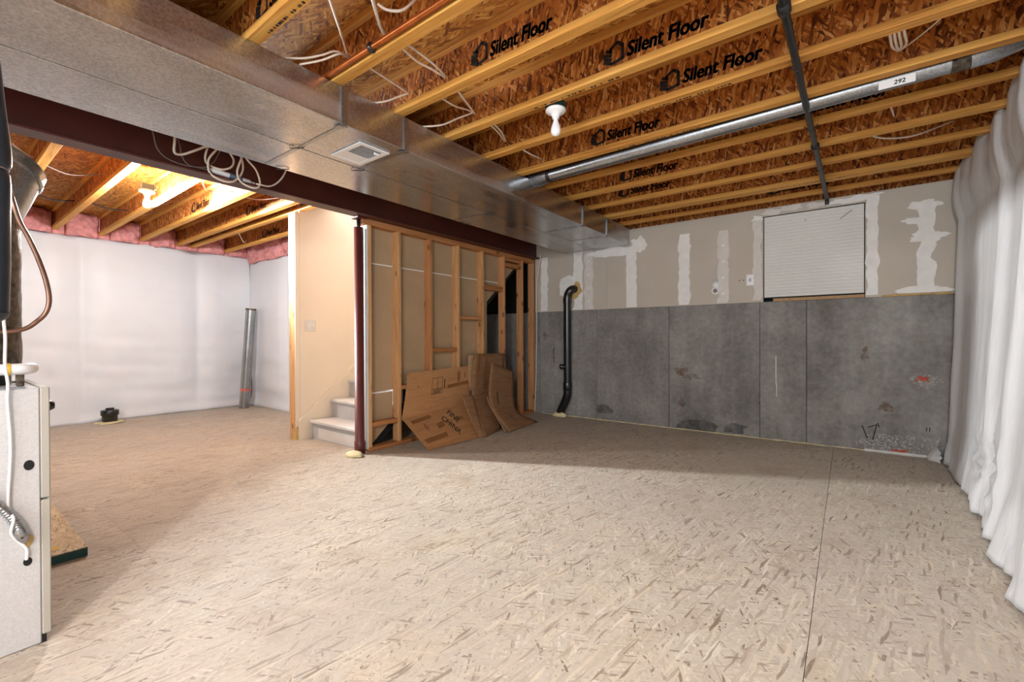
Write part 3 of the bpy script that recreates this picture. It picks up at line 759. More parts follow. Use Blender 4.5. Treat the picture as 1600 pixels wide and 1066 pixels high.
# ---------------- lampholders
def lamp(name, c, lit, label, boxdir):
    x, y, z = c
    l = tag(empty(name, (x, y, z)), label, 'light')
    MB().lathe([(0, .0), (.057, 0), (.059, -.008), (.052, -.016), (.03, -.026), (.022, -.04), (.020, -.052), (0, -.052)], (x, y, z), 28).build('lampholder', white_p, l)
    MB().lathe([(.011, -.05), (.014, -.066), (.022, -.088), (.0285, -.112), (.029, -.124), (.024, -.140), (.013, -.149), (0, -.152)], (x, y, z), 24).build('bulb', bulb_on if lit else bulb_off, l)
    MB().cbox(x-.045, x+.045, y-.045, y+.045, z+.0005, z+.05, .004).build('junction_box', blue_m if lit else teal, l)
    MB().box(x-.012, x+.012, min(y, y+boxdir), max(y, y+boxdir), z+.02, z+.035).build('hanger_bar', black_i, l)
    return l
lamp('ceiling_lamp', (-1.345, 2.215, 2.345), False, 'unlit white bulb in a porcelain lampholder under the orange joists', -.08)
lamp('ceiling_lamp', (-4.90, 1.215, 2.335), True, 'lit bulb glowing in the left part of the basement', .06)

# ---------------- cables
def cable(pts, r, label, mt=cable_w, name='electrical_cable', group=None, per=8, n=8):
    P = spline(pts, per) if len(pts) > 2 else pts
    return tag(MB().tube(P, r, n).build(name, mt), label, 'cable', group)
cable([(-1.66, .97, 2.46), (-1.79, 1.1, 2.451), (-1.901, 1.2, 2.468), (-1.993, 1.298, 2.434)], .005, 'single white cable crossing the nearest open joist bay to the copper pipe')
cable([(-1.988, 1.298, 2.428), (-1.971, 1.22, 2.415), (-2.02, 1.17, 2.39), (-2.09, 1.11, 2.372), (-2.2, 1.0, 2.366)], .005, 'white cable drooping from a web hole onto the near end of the duct')
cable([(-1.985, 1.296, 2.44), (-1.96, 1.225, 2.40), (-2.03, 1.18, 2.375), (-2.12, 1.12, 2.358)], .005, 'second white cable lying under the drooping one on the duct')
cable([(-1.52, 1.08, 2.45), (-1.629, 1.2, 2.438), (-1.67, 1.25, 2.428), (-1.699, 1.298, 2.422)], .008, 'thick white double cable running into a web above the copper pipe')
cable([(-1.552, 1.15, 2.413), (-1.533, 1.18, 2.398), (-1.496, 1.22, 2.40), (-1.471, 1.25, 2.43), (-1.45, 1.296, 2.50)], .006, 'white cable hanging in a shallow loop at the top edge of the photo')
cable([(-1.671, 1.345, 2.40), (-1.719, 1.5, 2.414), (-1.712, 1.6, 2.417), (-1.721, 1.703, 2.426)], .0055, 'left strand of the white cable pair left of the first printed lettering')
cable([(-1.634, 1.345, 2.395), (-1.680, 1.5, 2.430), (-1.682, 1.6, 2.420), (-1.716, 1.703, 2.430)], .0055, 'right strand of the white cable pair left of the first printed lettering')
cable([(-1.91, 1.345, 2.385), (-1.946, 1.5, 2.401), (-2.011, 1.702, 2.436)], .0045, 'thin white cable in the second joist bay above the duct')
cable([(-2.011, 1.702, 2.436), (-2.034, 1.66, 2.411), (-2.09, 1.58, 2.362), (-2.2, 1.5, 2.354)], .005, 'white cable falling onto the duct by its first drive cleat')
cable([(-1.699, 1.755, 2.39), (-1.758, 1.9, 2.395), (-1.869, 2.108, 2.439)], .006, 'white cable slanting across the third joist bay')
cable([(-1.837, 1.755, 2.39), (-1.845, 1.9, 2.395), (-1.89, 2.06, 2.45), (-1.869, 2.11, 2.439)], .005, 'thin white cable meeting the slanting one at a web hole')
cable([(-1.88, 2.109, 2.45), (-1.963, 2.05, 2.415), (-2.03, 1.97, 2.362), (-2.16, 1.88, 2.354)], .0055, 'white cable curling from the third bay onto the duct')
cable([(-1.807, 2.16, 2.385), (-1.839, 2.3, 2.385), (-1.945, 2.512, 2.426)], .005, 'left strand of the white cables between bulb and duct')
cable([(-1.780, 2.16, 2.385), (-1.812, 2.3, 2.38), (-1.936, 2.512, 2.424)], .005, 'right strand of the white cables between bulb and duct')
cable([(-1.86, 2.565, 2.38), (-1.86, 2.7, 2.38), (-1.91, 2.918, 2.425)], .006, 'short white cable just above the start of the round duct')
for q, (a_, b_) in enumerate(((.143, .157), (.158, .172), (.172, .188), (.188, .206))):
    cable([(a_, 2.57, 2.40), (b_-.004, 2.66, 2.385), (b_+.012, 2.8, 2.41), (.20+.002*q, 2.918, 2.443)], .0055, ('leftmost', 'second', 'third', 'rightmost')[q]+' white cable of the looped bunch right of the black gas pipe', group='cable bunch by the gas pipe')
cable([(.207, 2.917, 2.441), (.288, 2.75, 2.419), (.345, 2.57, 2.39)], .0035, 'thin tan cable stretched from the bunch toward the upper right')
cable([(.408, 2.16, 2.42), (.425, 2.3, 2.40), (.43, 2.42, 2.42), (.44, 2.512, 2.47)], .007, 'single white cable hooking into a web at the top right')
cable([(.078, 3.79, 2.40), (.171, 3.9, 2.372), (.292, 4.0, 2.376), (.393, 4.05, 2.396), (.554, 4.135, 2.462)], .006, 'white cable sagging beside the gas pipe near the back wall')
cable([(.13, 3.79, 2.41), (.2, 3.85, 2.40), (.29, 3.87, 2.405), (.36, 3.81, 2.42)], .004, 'thin cable above the sagging one near the back wall')
cable([(.187, 3.385, 2.39), (.21, 3.5, 2.38), (.23, 3.72, 2.43)], .005, 'white cable crossing the bay below the white tag')
cable([(-3.342, 5.10, 2.171), (-3.384, 5.112, 1.94), (-3.417, 5.115, 1.723), (-3.419, 5.115, 1.107), (-3.432, 5.115, .49), (-3.452, 5.11, .02)], .0065, 'white cable running down the last stud by the concrete wall')
# left part of the basement
cable([(-4.3, 1.435, 2.43), (-4.687, 1.60, 2.40), (-4.551, 1.775, 2.40)], .004, 'tan wire sagging between joists right of the lit bulb', cable_g)
cable([(-4.7, 1.845, 2.42), (-4.62, 1.995, 2.395), (-4.45, 2.10, 2.40), (-4.36, 2.175, 2.42)], .004, 'tan wire in the joist bay above the switch wall', cable_w)
cable([(-4.662, .409, 2.40), (-4.80, .47, 2.40), (-4.95, .537, 2.42)], .006, 'pale wire above the silver elbow on the left')
cable([(-5.12, .605, 2.43), (-5.152, .771, 2.40), (-5.024, .955, 2.43)], .004, 'thin wire across the bay left of the lit bulb', cable_g)
cable([(-6.015, .605, 2.40), (-6.16, .80, 2.39), (-6.18, .955, 2.42)], .006, 'dark wire near the pink insulation left of the lit bulb', black_p)
cable([(-6.1, 1.02, 2.42), (-6.17, 1.2, 2.40), (-6.19, 1.368, 2.42)], .006, 'dark wire passing behind the lit bulb', black_p)
cable([(-6.349, 2.518, 2.43), (-6.5, 2.62, 2.38), (-6.62, 2.70, 2.36), (-6.749, 2.788, 2.42)], .006, 'short pale wire near the corner above the insulation')

# cable coil on the beam with an inline connector
cc = tag(empty('coiled_cable', (-3.37, 1.3, 2.15)), 'coiled white cable tucked between the duct and red beam', 'cable')
xb = -3.372
def loop(pts, r, mt, nm='strand', dx=0):
    k = (xb-dx)/-3.40
    P = spline([(xb-dx+.012*math.sin(i*1.7), p[0]*k, CAM_H+(p[1]-CAM_H)*k) for i, p in enumerate(pts)], 8)
    return MB().tube(P, r, 8).build(nm, mt, cc)
loop([(.985, 2.31), (.981, 2.277), (.984, 2.213), (1.025, 2.215), (1.078, 2.248), (1.16, 2.31)], .0075, cable_w)
loop([(1.18, 2.33), (1.157, 2.283), (1.153, 2.227), (1.175, 2.196), (1.244, 2.182), (1.303, 2.213), (1.327, 2.273), (1.30, 2.32)], .0065, cable_w, dx=.02)
loop([(1.23, 2.32), (1.202, 2.285), (1.172, 2.224), (1.179, 2.15), (1.224, 2.112), (1.294, 2.109), (1.351, 2.152), (1.384, 2.22), (1.372, 2.288), (1.35, 2.33)], .0065, cable_w)
loop([(1.38, 2.33), (1.364, 2.281), (1.347, 2.2), (1.367, 2.143), (1.417, 2.112), (1.469, 2.116), (1.5, 2.162), (1.474, 2.246), (1.41, 2.295), (1.38, 2.34)], .0065, cable_w, dx=-.012)
loop([(1.47, 2.147), (1.491, 2.145), (1.558, 2.154), (1.613, 2.188), (1.656, 2.248), (1.69, 2.33)], .006, cable_w)
loop([(.87, 2.31), (.874, 2.278), (.896, 2.208), (.948, 2.165), (1.042, 2.146), (1.142, 2.164), (1.202, 2.217), (1.233, 2.287), (1.24, 2.32)], .0035, cable_g, dx=.02)
loop([(1.0, 2.30), (1.008, 2.262), (1.025, 2.198), (1.07, 2.159), (1.186, 2.155)], .0035, cable_g, dx=.02)
dv = [(xb-.03, y*.995, z) for y, z in ((1.186, 2.165), (1.20, 2.163), (1.29, 2.156), (1.30, 2.156))]
MB().tube(dv, [.008, .018, .018, .018], 12).build('connector_body', white_p, cc)
MB().tube([(xb-.03, 1.294, 2.156), (xb-.03, 1.375, 2.150)], .020, 12).build('connector_sleeve', blue_m, cc)
MB().tube([(xb-.03, 1.370, 2.150), (xb-.03, 1.43, 2.147), (xb-.03, 1.433, 2.147), (xb-.03, 1.462, 2.147)], [.017, .017, .009, .007], 12).build('connector_body', white_p, cc)

# ---------------- window cover, outlets
wc = tag(empty('window_cover', ((WX0+WX1)/2, YB, WZ0)), 'white ribbed board filling the window opening in the back wall', 'board')
m = MB(); nrow = 26; hh = (WZ1-WZ0-.012)/nrow
prof = []
for q in range(nrow):
    z0 = WZ0+.010+hh*q; prof += [(YB+.010, z0), (YB+.006, z0+.004), (YB+.006, z0+hh-.003)]
prof.append((YB+.010, WZ0+.010+hh*nrow))
vsx = []
for (y, z) in prof: vsx += [(WX0+.008, y, z), (WX1-.008, y, z)]
m.add(vsx, [(2*i, 2*i+1, 2*i+3, 2*i+2) for i in range(len(prof)-1)])
m.box(WX0+.008, WX1-.008, YB+.010, YB+.04, WZ0+.010, WZ1-.002)
m.build('ribbed_face', board_w, wc)
for p_ in ([(-.33, 2.17), (-.328, 2.155)], [(-.06, 2.13), (.03, 2.20)]):
    m = MB(); stroke(m, p_, .004, YB+.006); m.build('scuff_mark', scuff_m, wc)
MB().box(WX0-.001, WX1+.001, YB+.045, YB+.06, WZ0, WZ1+.01).build('gap_backing', dark, wc)

o1 = tag(empty('wall_outlet', (-1.137, YB, 1.58)), 'white round plug device in the box on the back wall', 'outlet')
MB().cbox(-1.163, -1.11, YB-.004, YB+.003, 1.575, 1.665, .002).build('outlet_plate', paint_step2, o1)
MB().lathe([(0, .018), (.032, .018), (.036, .012), (.036, 0)], (-1.135, YB+.003, 1.595), 22, (0, -1, 0)).build('plug_body', white_p, o1)
MB().lathe([(.022, .018), (.024, .024), (.036, .024), (.040, .012), (.040, 0)], (-1.137, YB+.003, 1.533), 22, (0, -1, 0)).build('plug_ring', white_p, o1)
MB().lathe([(0, .0185), (.023, .0185)], (-1.137, YB+.003, 1.533), 20, (0, -1, 0)).build('plug_face', cable_g, o1)
o2 = tag(empty('wall_outlet', (-.805, YB, 1.62)), 'rectangular white outlet plate left of the window board', 'outlet')
MB().cbox(-.84, -.77, YB-.005, YB+.003, 1.565, 1.68, .003).build('outlet_plate', white_p, o2)
MB().cbox(-.815, -.795, YB-.008, YB-.004, 1.605, 1.64, .002).build('jack', paint_step2, o2)
for xx in (-.905, -.868): MB().lathe([(0, .0012), (.006, .0012)], (xx, YB+.004, 1.625), 10, (0, -1, 0)).build('screw_hole', ink_b, wall_back)
for (xs_, z0) in ((-1.47, 1.5), (-1.06, 1.5), (-2.645, 1.5)):
    for q in range(4): MB().lathe([(0, .0022), (.012, .0022), (.016, .0012)], (xs_+.01*fn(q*3.1, xs_), YB+.004, z0+.17*q), 10, (0, -1, 0)).build('screw_dab', mud, wall_back)

# ---------------- black drain pipe on the concrete wall
dp = tag(empty('drain_pipe', (-2.95, 5.08, 0)), 'glossy black plastic drain pipe running down the concrete wall', 'pipe')
yp = YB-.064
MB().tube(spline([(-2.845, YB+.01, 1.668), (-2.858, YB-.035, 1.665), (-2.885, yp+.003, 1.64), (-2.915, yp, 1.585), (-2.922, yp, 1.52)], 6), .052, 20).build('elbow', black_p, dp)
MB().tube([(-2.922, yp, 1.56), (-2.922, yp, .40)], .0495, 20).build('pipe', black_p, dp)
MB().tube([(-2.922, yp, 1.55), (-2.922, yp, 1.485)], .0555, 20).build('hub', black_p, dp)
MB().tube([(-2.922, yp, .46), (-2.922, yp, .445), (-2.922, yp, .36), (-2.922, yp, .345)], [.052, .057, .057, .052], 20).build('coupling', black_p, dp)
MB().tube(spline([(-2.922, yp, .36), (-2.925, yp, .29), (-2.95, yp, .22), (-2.995, yp, .13), (-3.028, yp, .06), (-3.035, yp, .002)], 6), .0535, 20).build('offset_bend', black_p, dp)
MB().lathe([(.034, 0), (.034, .06), (.028, .072), (0, .072)], (-2.945, yp-.02, .66), 16, (-.75, -.65, 0)).build('cleanout', black_p, dp)
lump('spray_foam', (-3.035, yp-.02, .015), .10, .045, .05, 11, foam_y, 'cream spray foam around the foot of the black drain pipe', 'foam')
hblob(-2.84, 1.64, .095, .10, 61, foam_d, .012, rag=.5, name='foam_collar')

# ---------------- plastic sheet on the right wall
def sheet(u, v):
    y = YF+.05 + (YB-.03-YF-.05)*u; z = .012+2.42*v
    base = .735 - (1-v)**1.2*(.07+.04*min(2.6, max(0, 5.07-y))) + .012*math.sin(y*1.7+.6)
    # vertical folds
    fo = 0
    for (yc, wd, am, sl) in ((4.92, .05, .035, .0), (4.45, .22, .012, -.05), (3.72, .035, .03, .05), (3.60, .10, -.02, .05), (3.22, .03, .028, -.02), (3.10, .09, -.02, 0), (2.62, .12, .03, .05), (1.9, .2, .03, 0), (1.2, .2, .03, 0), (.3, .25, .03, 0), (-.8, .3, .03, 0)):
        d = (y - yc - sl*(z-1.0))/wd
        fo -= am*math.exp(-d*d)
    # gathered knot near the floor with radiating pleats
    gy, gz = 3.66, .30
    dy, dz = y-gy, z-gz; rr = math.hypot(dy, dz); an = math.atan2(dz, dy)
    fo += .03*math.exp(-(rr/.10)**2)
    fo += .014*math.sin(an*15)*math.exp(-((rr-.22)/.2)**2)
    fine = .010*fn(y*3.2, z*1.1, 2) + .005*fn(y*11, z*2.0, 5) + .0025*fn(y*26, z*4, 7)
    # the top bellies out and tucks up into each joist bay
    bay = abs(math.sin((y-.901)*math.pi/.406)); bay = max(0, (bay-.35)/.65)
    top = max(0, (v-.80)/.20); tk = math.sin(math.pi*min(1, top))
    fo += -.055*tk*(.6+.4*bay) + .02*top*fn(y*5, 1, 4)
    foot = max(0, (.14-v)/.14)
    fo += -.05*foot*(.5+fn(y*3.5, 2, 6)) + .02*foot*fn(y*13, z*6)
    zz = max(z + foot*.02*fn(y*6), .003)
    ztop = H-.004+.17*bay**.6; zz = min(zz, H-.03) if v < .93 else (H-.03) + (ztop-H+.03)*(v-.93)/.07
    return (min(base+fo+fine, XR-.01), y, zz)
ps = MB().grid(330, 90, sheet).build('plastic_sheet', sheet_m)
solid(ps, .003, 1)
tag(ps, 'white plastic sheet draped in folds over the whole right wall', 'plastic sheet')
def flap(u, v):
    y = YB-.17+.15*u; z = .004+.22*v
    return (.60 - .09*(1-v)**1.5*u - .02*math.sin(u*5)+.02*fn(u*3, v*3), y, z*(.4+.6*u) + .002)
fl_ = solid(MB().grid(14, 14, flap).build('plastic_flap', sheet_m), .002)
attach(fl_, ps)
tag(fl_, 'creased corner of the sheet lying against the concrete')

# ---------------- cardboard
def lerp(a, b, t): return Vector(a)*(1-t)+Vector(b)*t
class Quad:
    def __init__(s, a, b, c, d):  # a bottom-left, b bottom-right, c top-right, d top-left (as seen from the room)
        s.p = [Vector(q) for q in (a, b, c, d)]
        s.n = (s.p[1]-s.p[0]).cross(s.p[3]-s.p[0]).normalized()
    def at(s, u, v, o=0): return lerp(lerp(s.p[0], s.p[1], u), lerp(s.p[3], s.p[2], u), v)+s.n*o
    def panel(s, t=.006, bow=0):
        m = MB(); n = 8
        for o, rev in ((0, False), (-t, True)):
            g = MB().grid(n, n, lambda u, v: s.at(u, v, o+bow*math.sin(math.pi*u)*math.sin(math.pi*v)))
            m.add(g.v, [f[::-1] for f in g.f] if rev else g.f, True)
        k = (n+1)**2
        ring = list(range(n+1)) + [(n+1)*i+n for i in range(1, n+1)] + [(n+1)*n+i for i in range(n-1, -1, -1)] + [(n+1)*i for i in range(n-1, 0, -1)]
        m.add([m.v[i] for i in ring]+[m.v[i+k] for i in ring], [(i, len(ring)+i, len(ring)+(i+1) % len(ring), (i+1) % len(ring)) for i in range(len(ring))])
        return m
    def rect(s, u0, u1, v0, v1, o=.0012, rot=0):
        return MB().grid(3, 3, lambda a, b: s.at(u0+(u1-u0)*a, v0+(v1-v0)*b+rot*(a-.5), o))
    def textm(s, txt, u, v, su, sv, size=.1, rot=0, bold=.002, o=.0014):
        vs, fs = text_mesh(txt, size, 0, bold); c, sn = math.cos(rot), math.sin(rot)
        return MB().add([s.at(u+(p.x*c-p.y*sn)*su, v+(p.x*sn+p.y*c)*sv, o) for p in vs], fs)
cb = tag(empty('cardboard_box', (-3.2, 3.2, 0)), 'flattened tan cardboard box with handwriting, leaning leftmost against the studs', 'cardboard')
up_q = Quad((-3.375, 2.755, .272), (-3.385, 3.715, .318), (-3.455, 3.765, .718), (-3.455, 2.91, .693))
lo_q = Quad((-3.07, 2.809, .008), (-3.045, 3.500, .008), (-3.383, 3.715, .318), (-3.373, 2.755, .272))
up = up_q.panel().build('upper_panel', card, cb); lo = lo_q.panel().build('lower_panel', card, cb)
uq2 = Quad(*[(p[0]-.001, p[1], p[2]-.004) for p in ((-3.375, 2.765, .272), (-3.385, 3.70, .318), (-3.462, 3.75, .712), (-3.462, 2.90, .682))])
uq2.panel().build('back_layer', card_e, cb)
def sub(mb, nm, mt, par): o = mb.build(nm, mt); attach(o, par); return o
# packing tape
sub(lo_q.rect(.06, .34, .80, .90, rot=.05), 'tape_strip', tape, lo); sub(lo_q.rect(.06, .44, .20, .33, rot=.06), 'tape_strip', tape, lo)
sub(lo_q.rect(.36, .47, .50, .66, rot=.04), 'tape_strip', tape, lo); sub(lo_q.rect(.70, .80, .58, .68), 'tape_strip', tape, lo)
sub(up_q.rect(.62, .98, .50, .59, rot=.03), 'tape_strip', tape, up)
sub(lo_q.textm('FINE', .57, .86, .62, 1.2, .17, rot=-1.0, bold=.0025), 'handwriting', ink, lo)
sub(lo_q.textm('CHINA', .455, .74, .62, 1.2, .17, rot=-1.0, bold=.0025), 'handwriting', ink, lo)
# printed panel and marks
m = MB()
def frame(q, u0, u1, v0, v1, tu, tv):
    for r in ((u0, u1, v0, v0+tv), (u0, u1, v1-tv, v1), (u0, u0+tu, v0, v1), (u1-tu, u1, v0, v1)):
        g = q.rect(*r); m.add(g.v, g.f)
frame(up_q, .37, .54, .40, .80, .006, .012)
sub(m, 'printed_frame', ink_b, up)
for r in ((.455, .462, .52, .78), (.38, .53, .515, .53), (.39, .52, .48, .495), (.39, .51, .45, .465), (.39, .50, .42, .435), (.565, .58, .50, .74), (.16, .168, .62, .68),
          (.80, .815, .62, .88), (.83, .84, .64, .9), (.92, .93, .7, .85)):
    sub(up_q.rect(*r), 'printed_mark', ink_b, up)
for r in ((.19, .2, .5, .72), (.22, .225, .5, .7)):
    sub(lo_q.rect(*r), 'printed_mark', ink_b, lo)

def bent(Lc, Rc, name, mt, parent, t=.007, nu=8, nv=18):
    L = spline(Lc, 6); Rr = spline(Rc, 6)
    n = min(len(L), len(Rr))-1
    def f(u, v):
        i = v*n; k = min(int(i), n-1); fr = i-k
        return lerp(lerp(L[k], L[k+1], fr), lerp(Rr[k], Rr[k+1], fr), u)
    o = solid(MB().grid(nu, nv, f).build(name, mt, parent), t, 0)
    return o, f
def patch(f, u0, u1, v0, v1, o=.0048):
    def g(a, b):
        u, v = u0+(u1-u0)*a, v0+(v1-v0)*b; p = f(u, v)
        n = (f(min(1, u+.01), v)-f(max(0, u-.01), v)).cross(f(u, max(0, v-.01))-f(u, min(1, v+.01))).normalized()
        return p+n*o
    return MB().grid(2, 4, g)
c2 = tag(empty('cardboard_box', (-3.2, 3.9, 0)), 'tall bent brown cardboard sheet standing in the middle of the three', 'cardboard')
o, f2 = bent([(-3.43, 3.84, .858), (-3.365, 3.722, .523), (-3.225, 3.607, .265), (-3.0, 3.515, .008)], [(-3.45, 4.45, .84), (-3.385, 4.30, .47), (-3.26, 4.10, .20), (-3.125, 3.945, .008)], 'bent_sheet', card2, c2)
sub(patch(f2, .14, .20, .02, .22), 'tape_strip', tape, o); sub(patch(f2, .36, .42, .02, .22), 'tape_strip', tape, o); sub(patch(f2, .16, .21, .30, .36), 'tape_strip', tape, o); sub(patch(f2, .38, .44, .30, .40), 'tape_strip', tape, o)
bent([(-3.462, 3.775, .83), (-3.43, 3.745, .60), (-3.40, 3.735, .44)], [(-3.455, 3.86, .845), (-3.42, 3.80, .60), (-3.395, 3.775, .46)], 'back_layer', card_e, c2)
bent([(-3.21, 3.40, .433), (-3.13, 3.425, .23), (-3.035, 3.472, .012)], [(-3.235, 3.59, .42), (-3.14, 3.56, .22), (-3.015, 3.52, .008)], 'loose_flap', card2, c2)
c3 = tag(empty('cardboard_box', (-3.1, 4.2, 0)), 'short curled brown cardboard sheet rightmost by the last studs', 'cardboard')
o, f3 = bent([(-3.30, 3.99, .752), (-3.215, 3.842, .448), (-3.115, 3.787, .252), (-2.95, 3.861, .010)], [(-3.34, 4.481, .613), (-3.27, 4.385, .316), (-3.18, 4.354, .133), (-3.04, 4.561, .006)], 'bent_sheet', card2, c3)
sub(patch(f3, .28, .33, .33, .55), 'printed_marks', ink_b, o); sub(patch(f3, .45, .48, .76, .88), 'printed_marks', ink_b, o)
bent([(-3.205, 3.798, .380), (-3.155, 3.792, .283), (-2.985, 3.848, .008)], [(-3.215, 3.83, .38), (-3.165, 3.82, .28), (-2.99, 3.88, .008)], 'back_layer', card_e, c3)

# ---------------- left part: pipe in the corner, floor stub
cpz = tag(empty('metal_tube', (-7.255, 2.976, 0)), 'shiny galvanised tube leaning in the insulated corner', 'tube')
b0, b1 = Vector((-7.235, 2.935, .065)), Vector((-7.10, 2.985, 1.485)); b0.z = .006
ax = (b1-b0)
MB().tube([b0, b1], .068, 24, caps=False).build('tube_wall', galv_round, cpz)
MB().tube([b0+ax*.985, b1+ax*.002], .0705, 24, caps=False).build('rim', galv_dull, cpz)
MB().tube([b0+ax*.004, b0+ax*.006], .066, 24).build('end_cap', dark, cpz)
MB().tube([b0+ax*.17, b0+ax*.20], .0686, 24, caps=False).build('sticker', red_m, cpz)
ds = tag(empty('floor_drain_stub', (-7.36, 1.43, 0)), 'black capped drain stub rising from the floor by the insulation', 'drain')
MB().lathe([(.075, 0), (.075, .09), (.088, .092), (.088, .15), (.08, .156), (0, .156)], (-7.33, 1.43, .004), 22).build('stub', black_p, ds)
MB().cbox(-7.35, -7.31, 1.39, 1.47, .16, .185, .004).build('cap_lug', black_p, ds)
lump('spray_foam', (-7.33, 1.43, .004), .15, .15, .018, 21, foam_y, 'ring of spray foam around the black drain stub', 'foam')
lump('foam_patch', (-5.55, .55, -.001), .15, .07, .006, 25, mud, 'pale smear of joint compound on the floor in the left part', 'smear')

# OSB slab with teal edge behind the furnace
sl = tag(empty('board_slab', (-3.4, -.1, 0)), 'thick strand board slab with a dark teal edge beside the furnace', 'board')
MB().box(-3.93, -2.902, -.75, .482, .0395, .044).build('top_face', osb_slab, sl)
MB().box(-3.93, -2.902, -.75, .482, .0006, .0393).build('core', teal, sl)
MB().box(-3.02, -2.97, .335, .40, .0442, .0448).build('yellow_mark', yellow_m, sl)

# ---------------- furnace
FX, FX2, FYF, FZ = -2.186, -2.66, .247, .868
fu = tag(empty('furnace', (-2.42, -.1, 0)), 'grey steel furnace cabinet at the left edge of the photo', 'furnace')
MB().cbox(FX2, FX, -.55, FYF, .002, FZ, .003).build('cabinet', furn_grey, fu)
MB().cbox(FX2+.002, FX+.002, FYF+.001, FYF+.024, .03, .487, .003).build('door', furn_door, fu)
MB().cbox(FX2+.002, FX+.002, FYF+.001, FYF+.024, .493, FZ+.002, .003).build('door', furn_door, fu)
MB().box(FX2+.01, FX-.004, FYF-.01, FYF+.012, .0, .03).build('toe_kick', dark, fu)
MB().lathe([(0, .018), (.012, .018), (.018, .006), (.018, 0)], (-2.24, FYF+.024, .80), 14, (0, 1, 0)).build('door_knob', black_p, fu)
for (y, z, a_, b_) in ((.221, .612, .0125, .017), (.216, .291, .0105, .014)):
    MB().prism([(FX+.0006, y+a_*math.cos(2*math.pi*q/20), z+b_*math.sin(2*math.pi*q/20)) for q in range(20)], (.0006, 0, 0)).build('knockout_shade_disc', dark, fu)  # no hole cut: black disc painted as the shade inside a knockout
MB().box(FX2+.1, FX2+.12, -.3, FYF-.01, FZ+.0002, FZ+.004).build('top_seam', black_i, fu)
MB().box(FX-.03, FX-.012, -.3, FYF-.03, FZ+.0002, FZ+.006).build('top_flange', galv_round, fu)
# flexible conduit on its side
fc = tag(empty('flexible_conduit', (-2.16, .18, .44)), 'ribbed metal flexible conduit plugged into the furnace side', 'conduit')
cpts = spline([(-2.165, .05, .60), (-2.163, .11, .55), (-2.162, .154, .495), (-2.162, .172, .466), (-2.162, .186, .437), (-2.163, .196, .410)], 10)
rad = [.0105+.003*math.cos(i*2.1) for i in range(len(cpts))]
MB().tube(cpts, rad, 12).build('ribbed_hose', galv_round, fc)
MB().tube([(-2.163, .192, .418), (-2.164, .195, .410), (-2.166, .204, .380), (-2.169, .208, .368), (-2.172, .209, .362)], [.010, .014, .014, .010, .003], 14).build('connector', galv_round, fc)
MB().lathe([(0, .002), (.003, .002)], (-2.151, .201, .385), 8, (1, 0, 0)).build('set_screw', dark, fc)
lump('spray_foam', (-2.188, .218, .362), .006, .014, .026, 9, foam_d, 'rusty brown foam smear beside the conduit connector', 'foam')
# white thermostat wire
wp = [(-2.10, .12, 1.9), (-2.13, .150, 1.5), (-2.15, .160, 1.3), (-2.16, .163, 1.198), (-2.168, .167, 1.095), (-2.168, .170, 1.033), (-2.17, .169, .951), (-2.174, .175, .889), (-2.1755, .174, .827), (-2.1765, .179, .722), (-2.1765, .179, .639), (-2.1765, .173, .495), (-2.147, .182, .455), (-2.16, .178, .409), (-2.176, .192, .374), (-2.178, .207, .350), (-2.178, .214, .330), (-2.181, .213, .300)]
cable(wp, .0042, 'thin white wire hanging down the side of the furnace', white_p, 'thermostat_wire')
# foil insulated vertical duct with elbow
fd = tag(empty('flue_duct', (-2.5, .1, .87)), 'dull foil wrapped vertical duct standing on the furnace', 'duct')
fcx, fcy, fr_ = -2.47, .108, .127
def foil(u, v):
    an = 2*math.pi*u; z = .935+.58*v; k = fr_*(1+.02*fn(math.cos(an)*4, math.sin(an)*4, z*14)+.012*fn(math.cos(an)*14, math.sin(an)*14, z*30))
    return (fcx+k*math.cos(an), fcy+k*math.sin(an), z)
MB().grid(48, 60, foil).build('foil_wrap', galv_dull, fd)
MB().lathe([(.10, .0), (.10, .055), (.135, .058), (.135, .075), (.1, .078)], (fcx, fcy, FZ+.0005), 28).build('collar', black_i, fd)
e0 = Vector((fcx, fcy, 1.48)); e1 = Vector((fcx-.025, fcy+.035, 1.58)); e2 = Vector((fcx-.05, fcy+.06, 1.655)); e3 = Vector((fcx-.065, fcy+.08, 1.70))
MB().tube([e0, e1, e2], [.125, .128, .130], 32, caps=False).build('elbow', galv_round, fd)
MB().tube([e2, e2+(e3-e2)*.25, e2+(e3-e2)*.4, e3], [.133, .137, .131, .131], 32).build('elbow_rim', galv_round, fd)
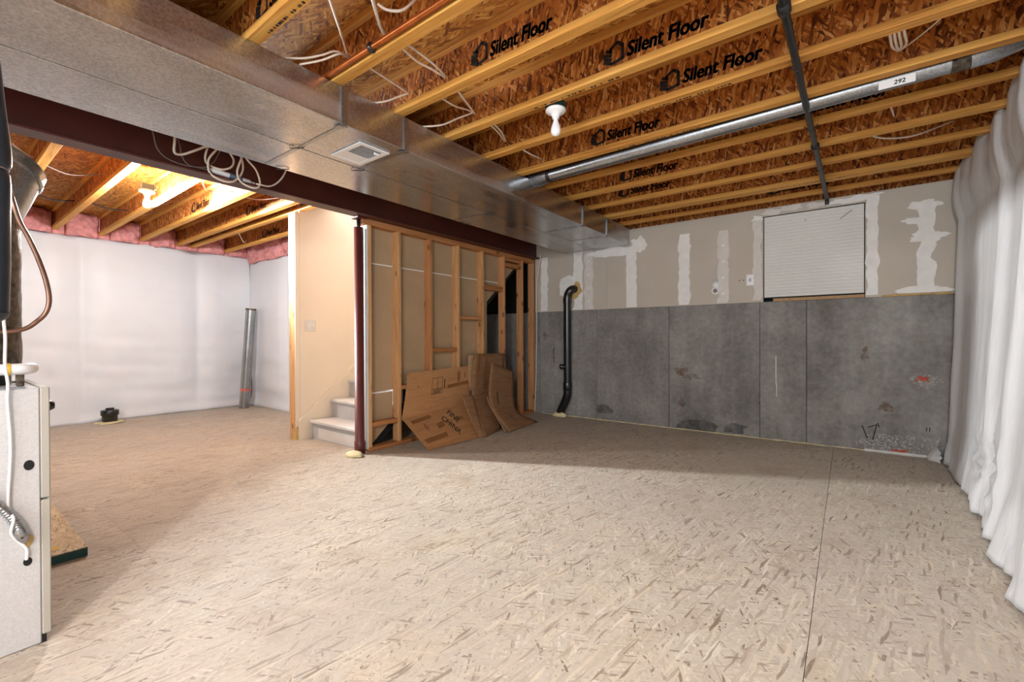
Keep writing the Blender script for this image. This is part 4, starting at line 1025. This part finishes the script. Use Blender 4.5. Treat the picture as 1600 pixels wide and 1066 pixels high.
# white pvc condensate pipe
pv = tag(empty('condensate_pipe', (-2.3, .2, .93)), 'short white plastic pipe elbow on top of the furnace', 'pipe')
MB().tube(spline([(-2.295, -.15, .929), (-2.295, .0, .929), (-2.295, .12, .929), (-2.296, .20, .929), (-2.31, .232, .929), (-2.345, .245, .929), (-2.40, .245, .929)], 6), .0195, 16).build('pipe', white_p, pv)
MB().tube([(-2.295, .183, .929), (-2.295, .190, .929)], .0215, 16).build('glue_ring', yellow_m, pv)
MB().cbox(-2.33, -2.31, .205, .225, FZ+.001, .91, .002).build('support', galv_dull, pv)
# copper refrigerant tube
ct = [(-2.34, .18, 1.62), (-2.3, .198, 1.518), (-2.3, .215, 1.444), (-2.3, .237, 1.389), (-2.3, .260, 1.318), (-2.3, .279, 1.24), (-2.3, .286, 1.176), (-2.3, .278, 1.13), (-2.3, .256, 1.097), (-2.3, .225, 1.069), (-2.3, .169, 1.057), (-2.3, .05, 1.05)]
tag(MB().tube(spline(ct, 6), .0075, 10).build('copper_tube', copper_d), 'brown copper tube bowing out beside the foil duct', 'tube')
# black foam insulated line in front
bl = tag(empty('insulated_line', (-1.9, .12, 1.09)), 'black foam insulated refrigerant line hanging at the far left edge', 'pipe')
k = spline([(-1.93, .035, 2.14), (-1.92, .07, 2.0), (-1.905, .096, 1.84), (-1.9, .110, 1.665), (-1.9, .119, 1.56), (-1.9, .119, 1.51)], 6)
MB().tube(k, [.046]*(len(k)-2)+[.045, .036], 20).build('foam_sleeve', foam_black, bl)
k = [(-1.9, .119, 1.506), (-1.9, .119, 1.495), (-1.9, .118, 1.46), (-1.9, .117, 1.36), (-1.9, .116, 1.25), (-1.9, .115, 1.14), (-1.9, .115, 1.108)]
MB().tube(k, [.036, .043, .046, .045, .046, .044, .043], 20).build('foam_sleeve', foam_black, bl)
MB().lathe([(.044, 0), (.040, -.012), (.025, -.026), (0, -.032)], (-1.9, .115, 1.106), 18).build('sleeve_end', foam_black, bl)
MB().tube([(-1.9+.0385*math.cos(q*.3142), .119+.0385*math.sin(q*.3142), 1.508) for q in range(21)], .003, 6).build('tie', cable_g, bl)
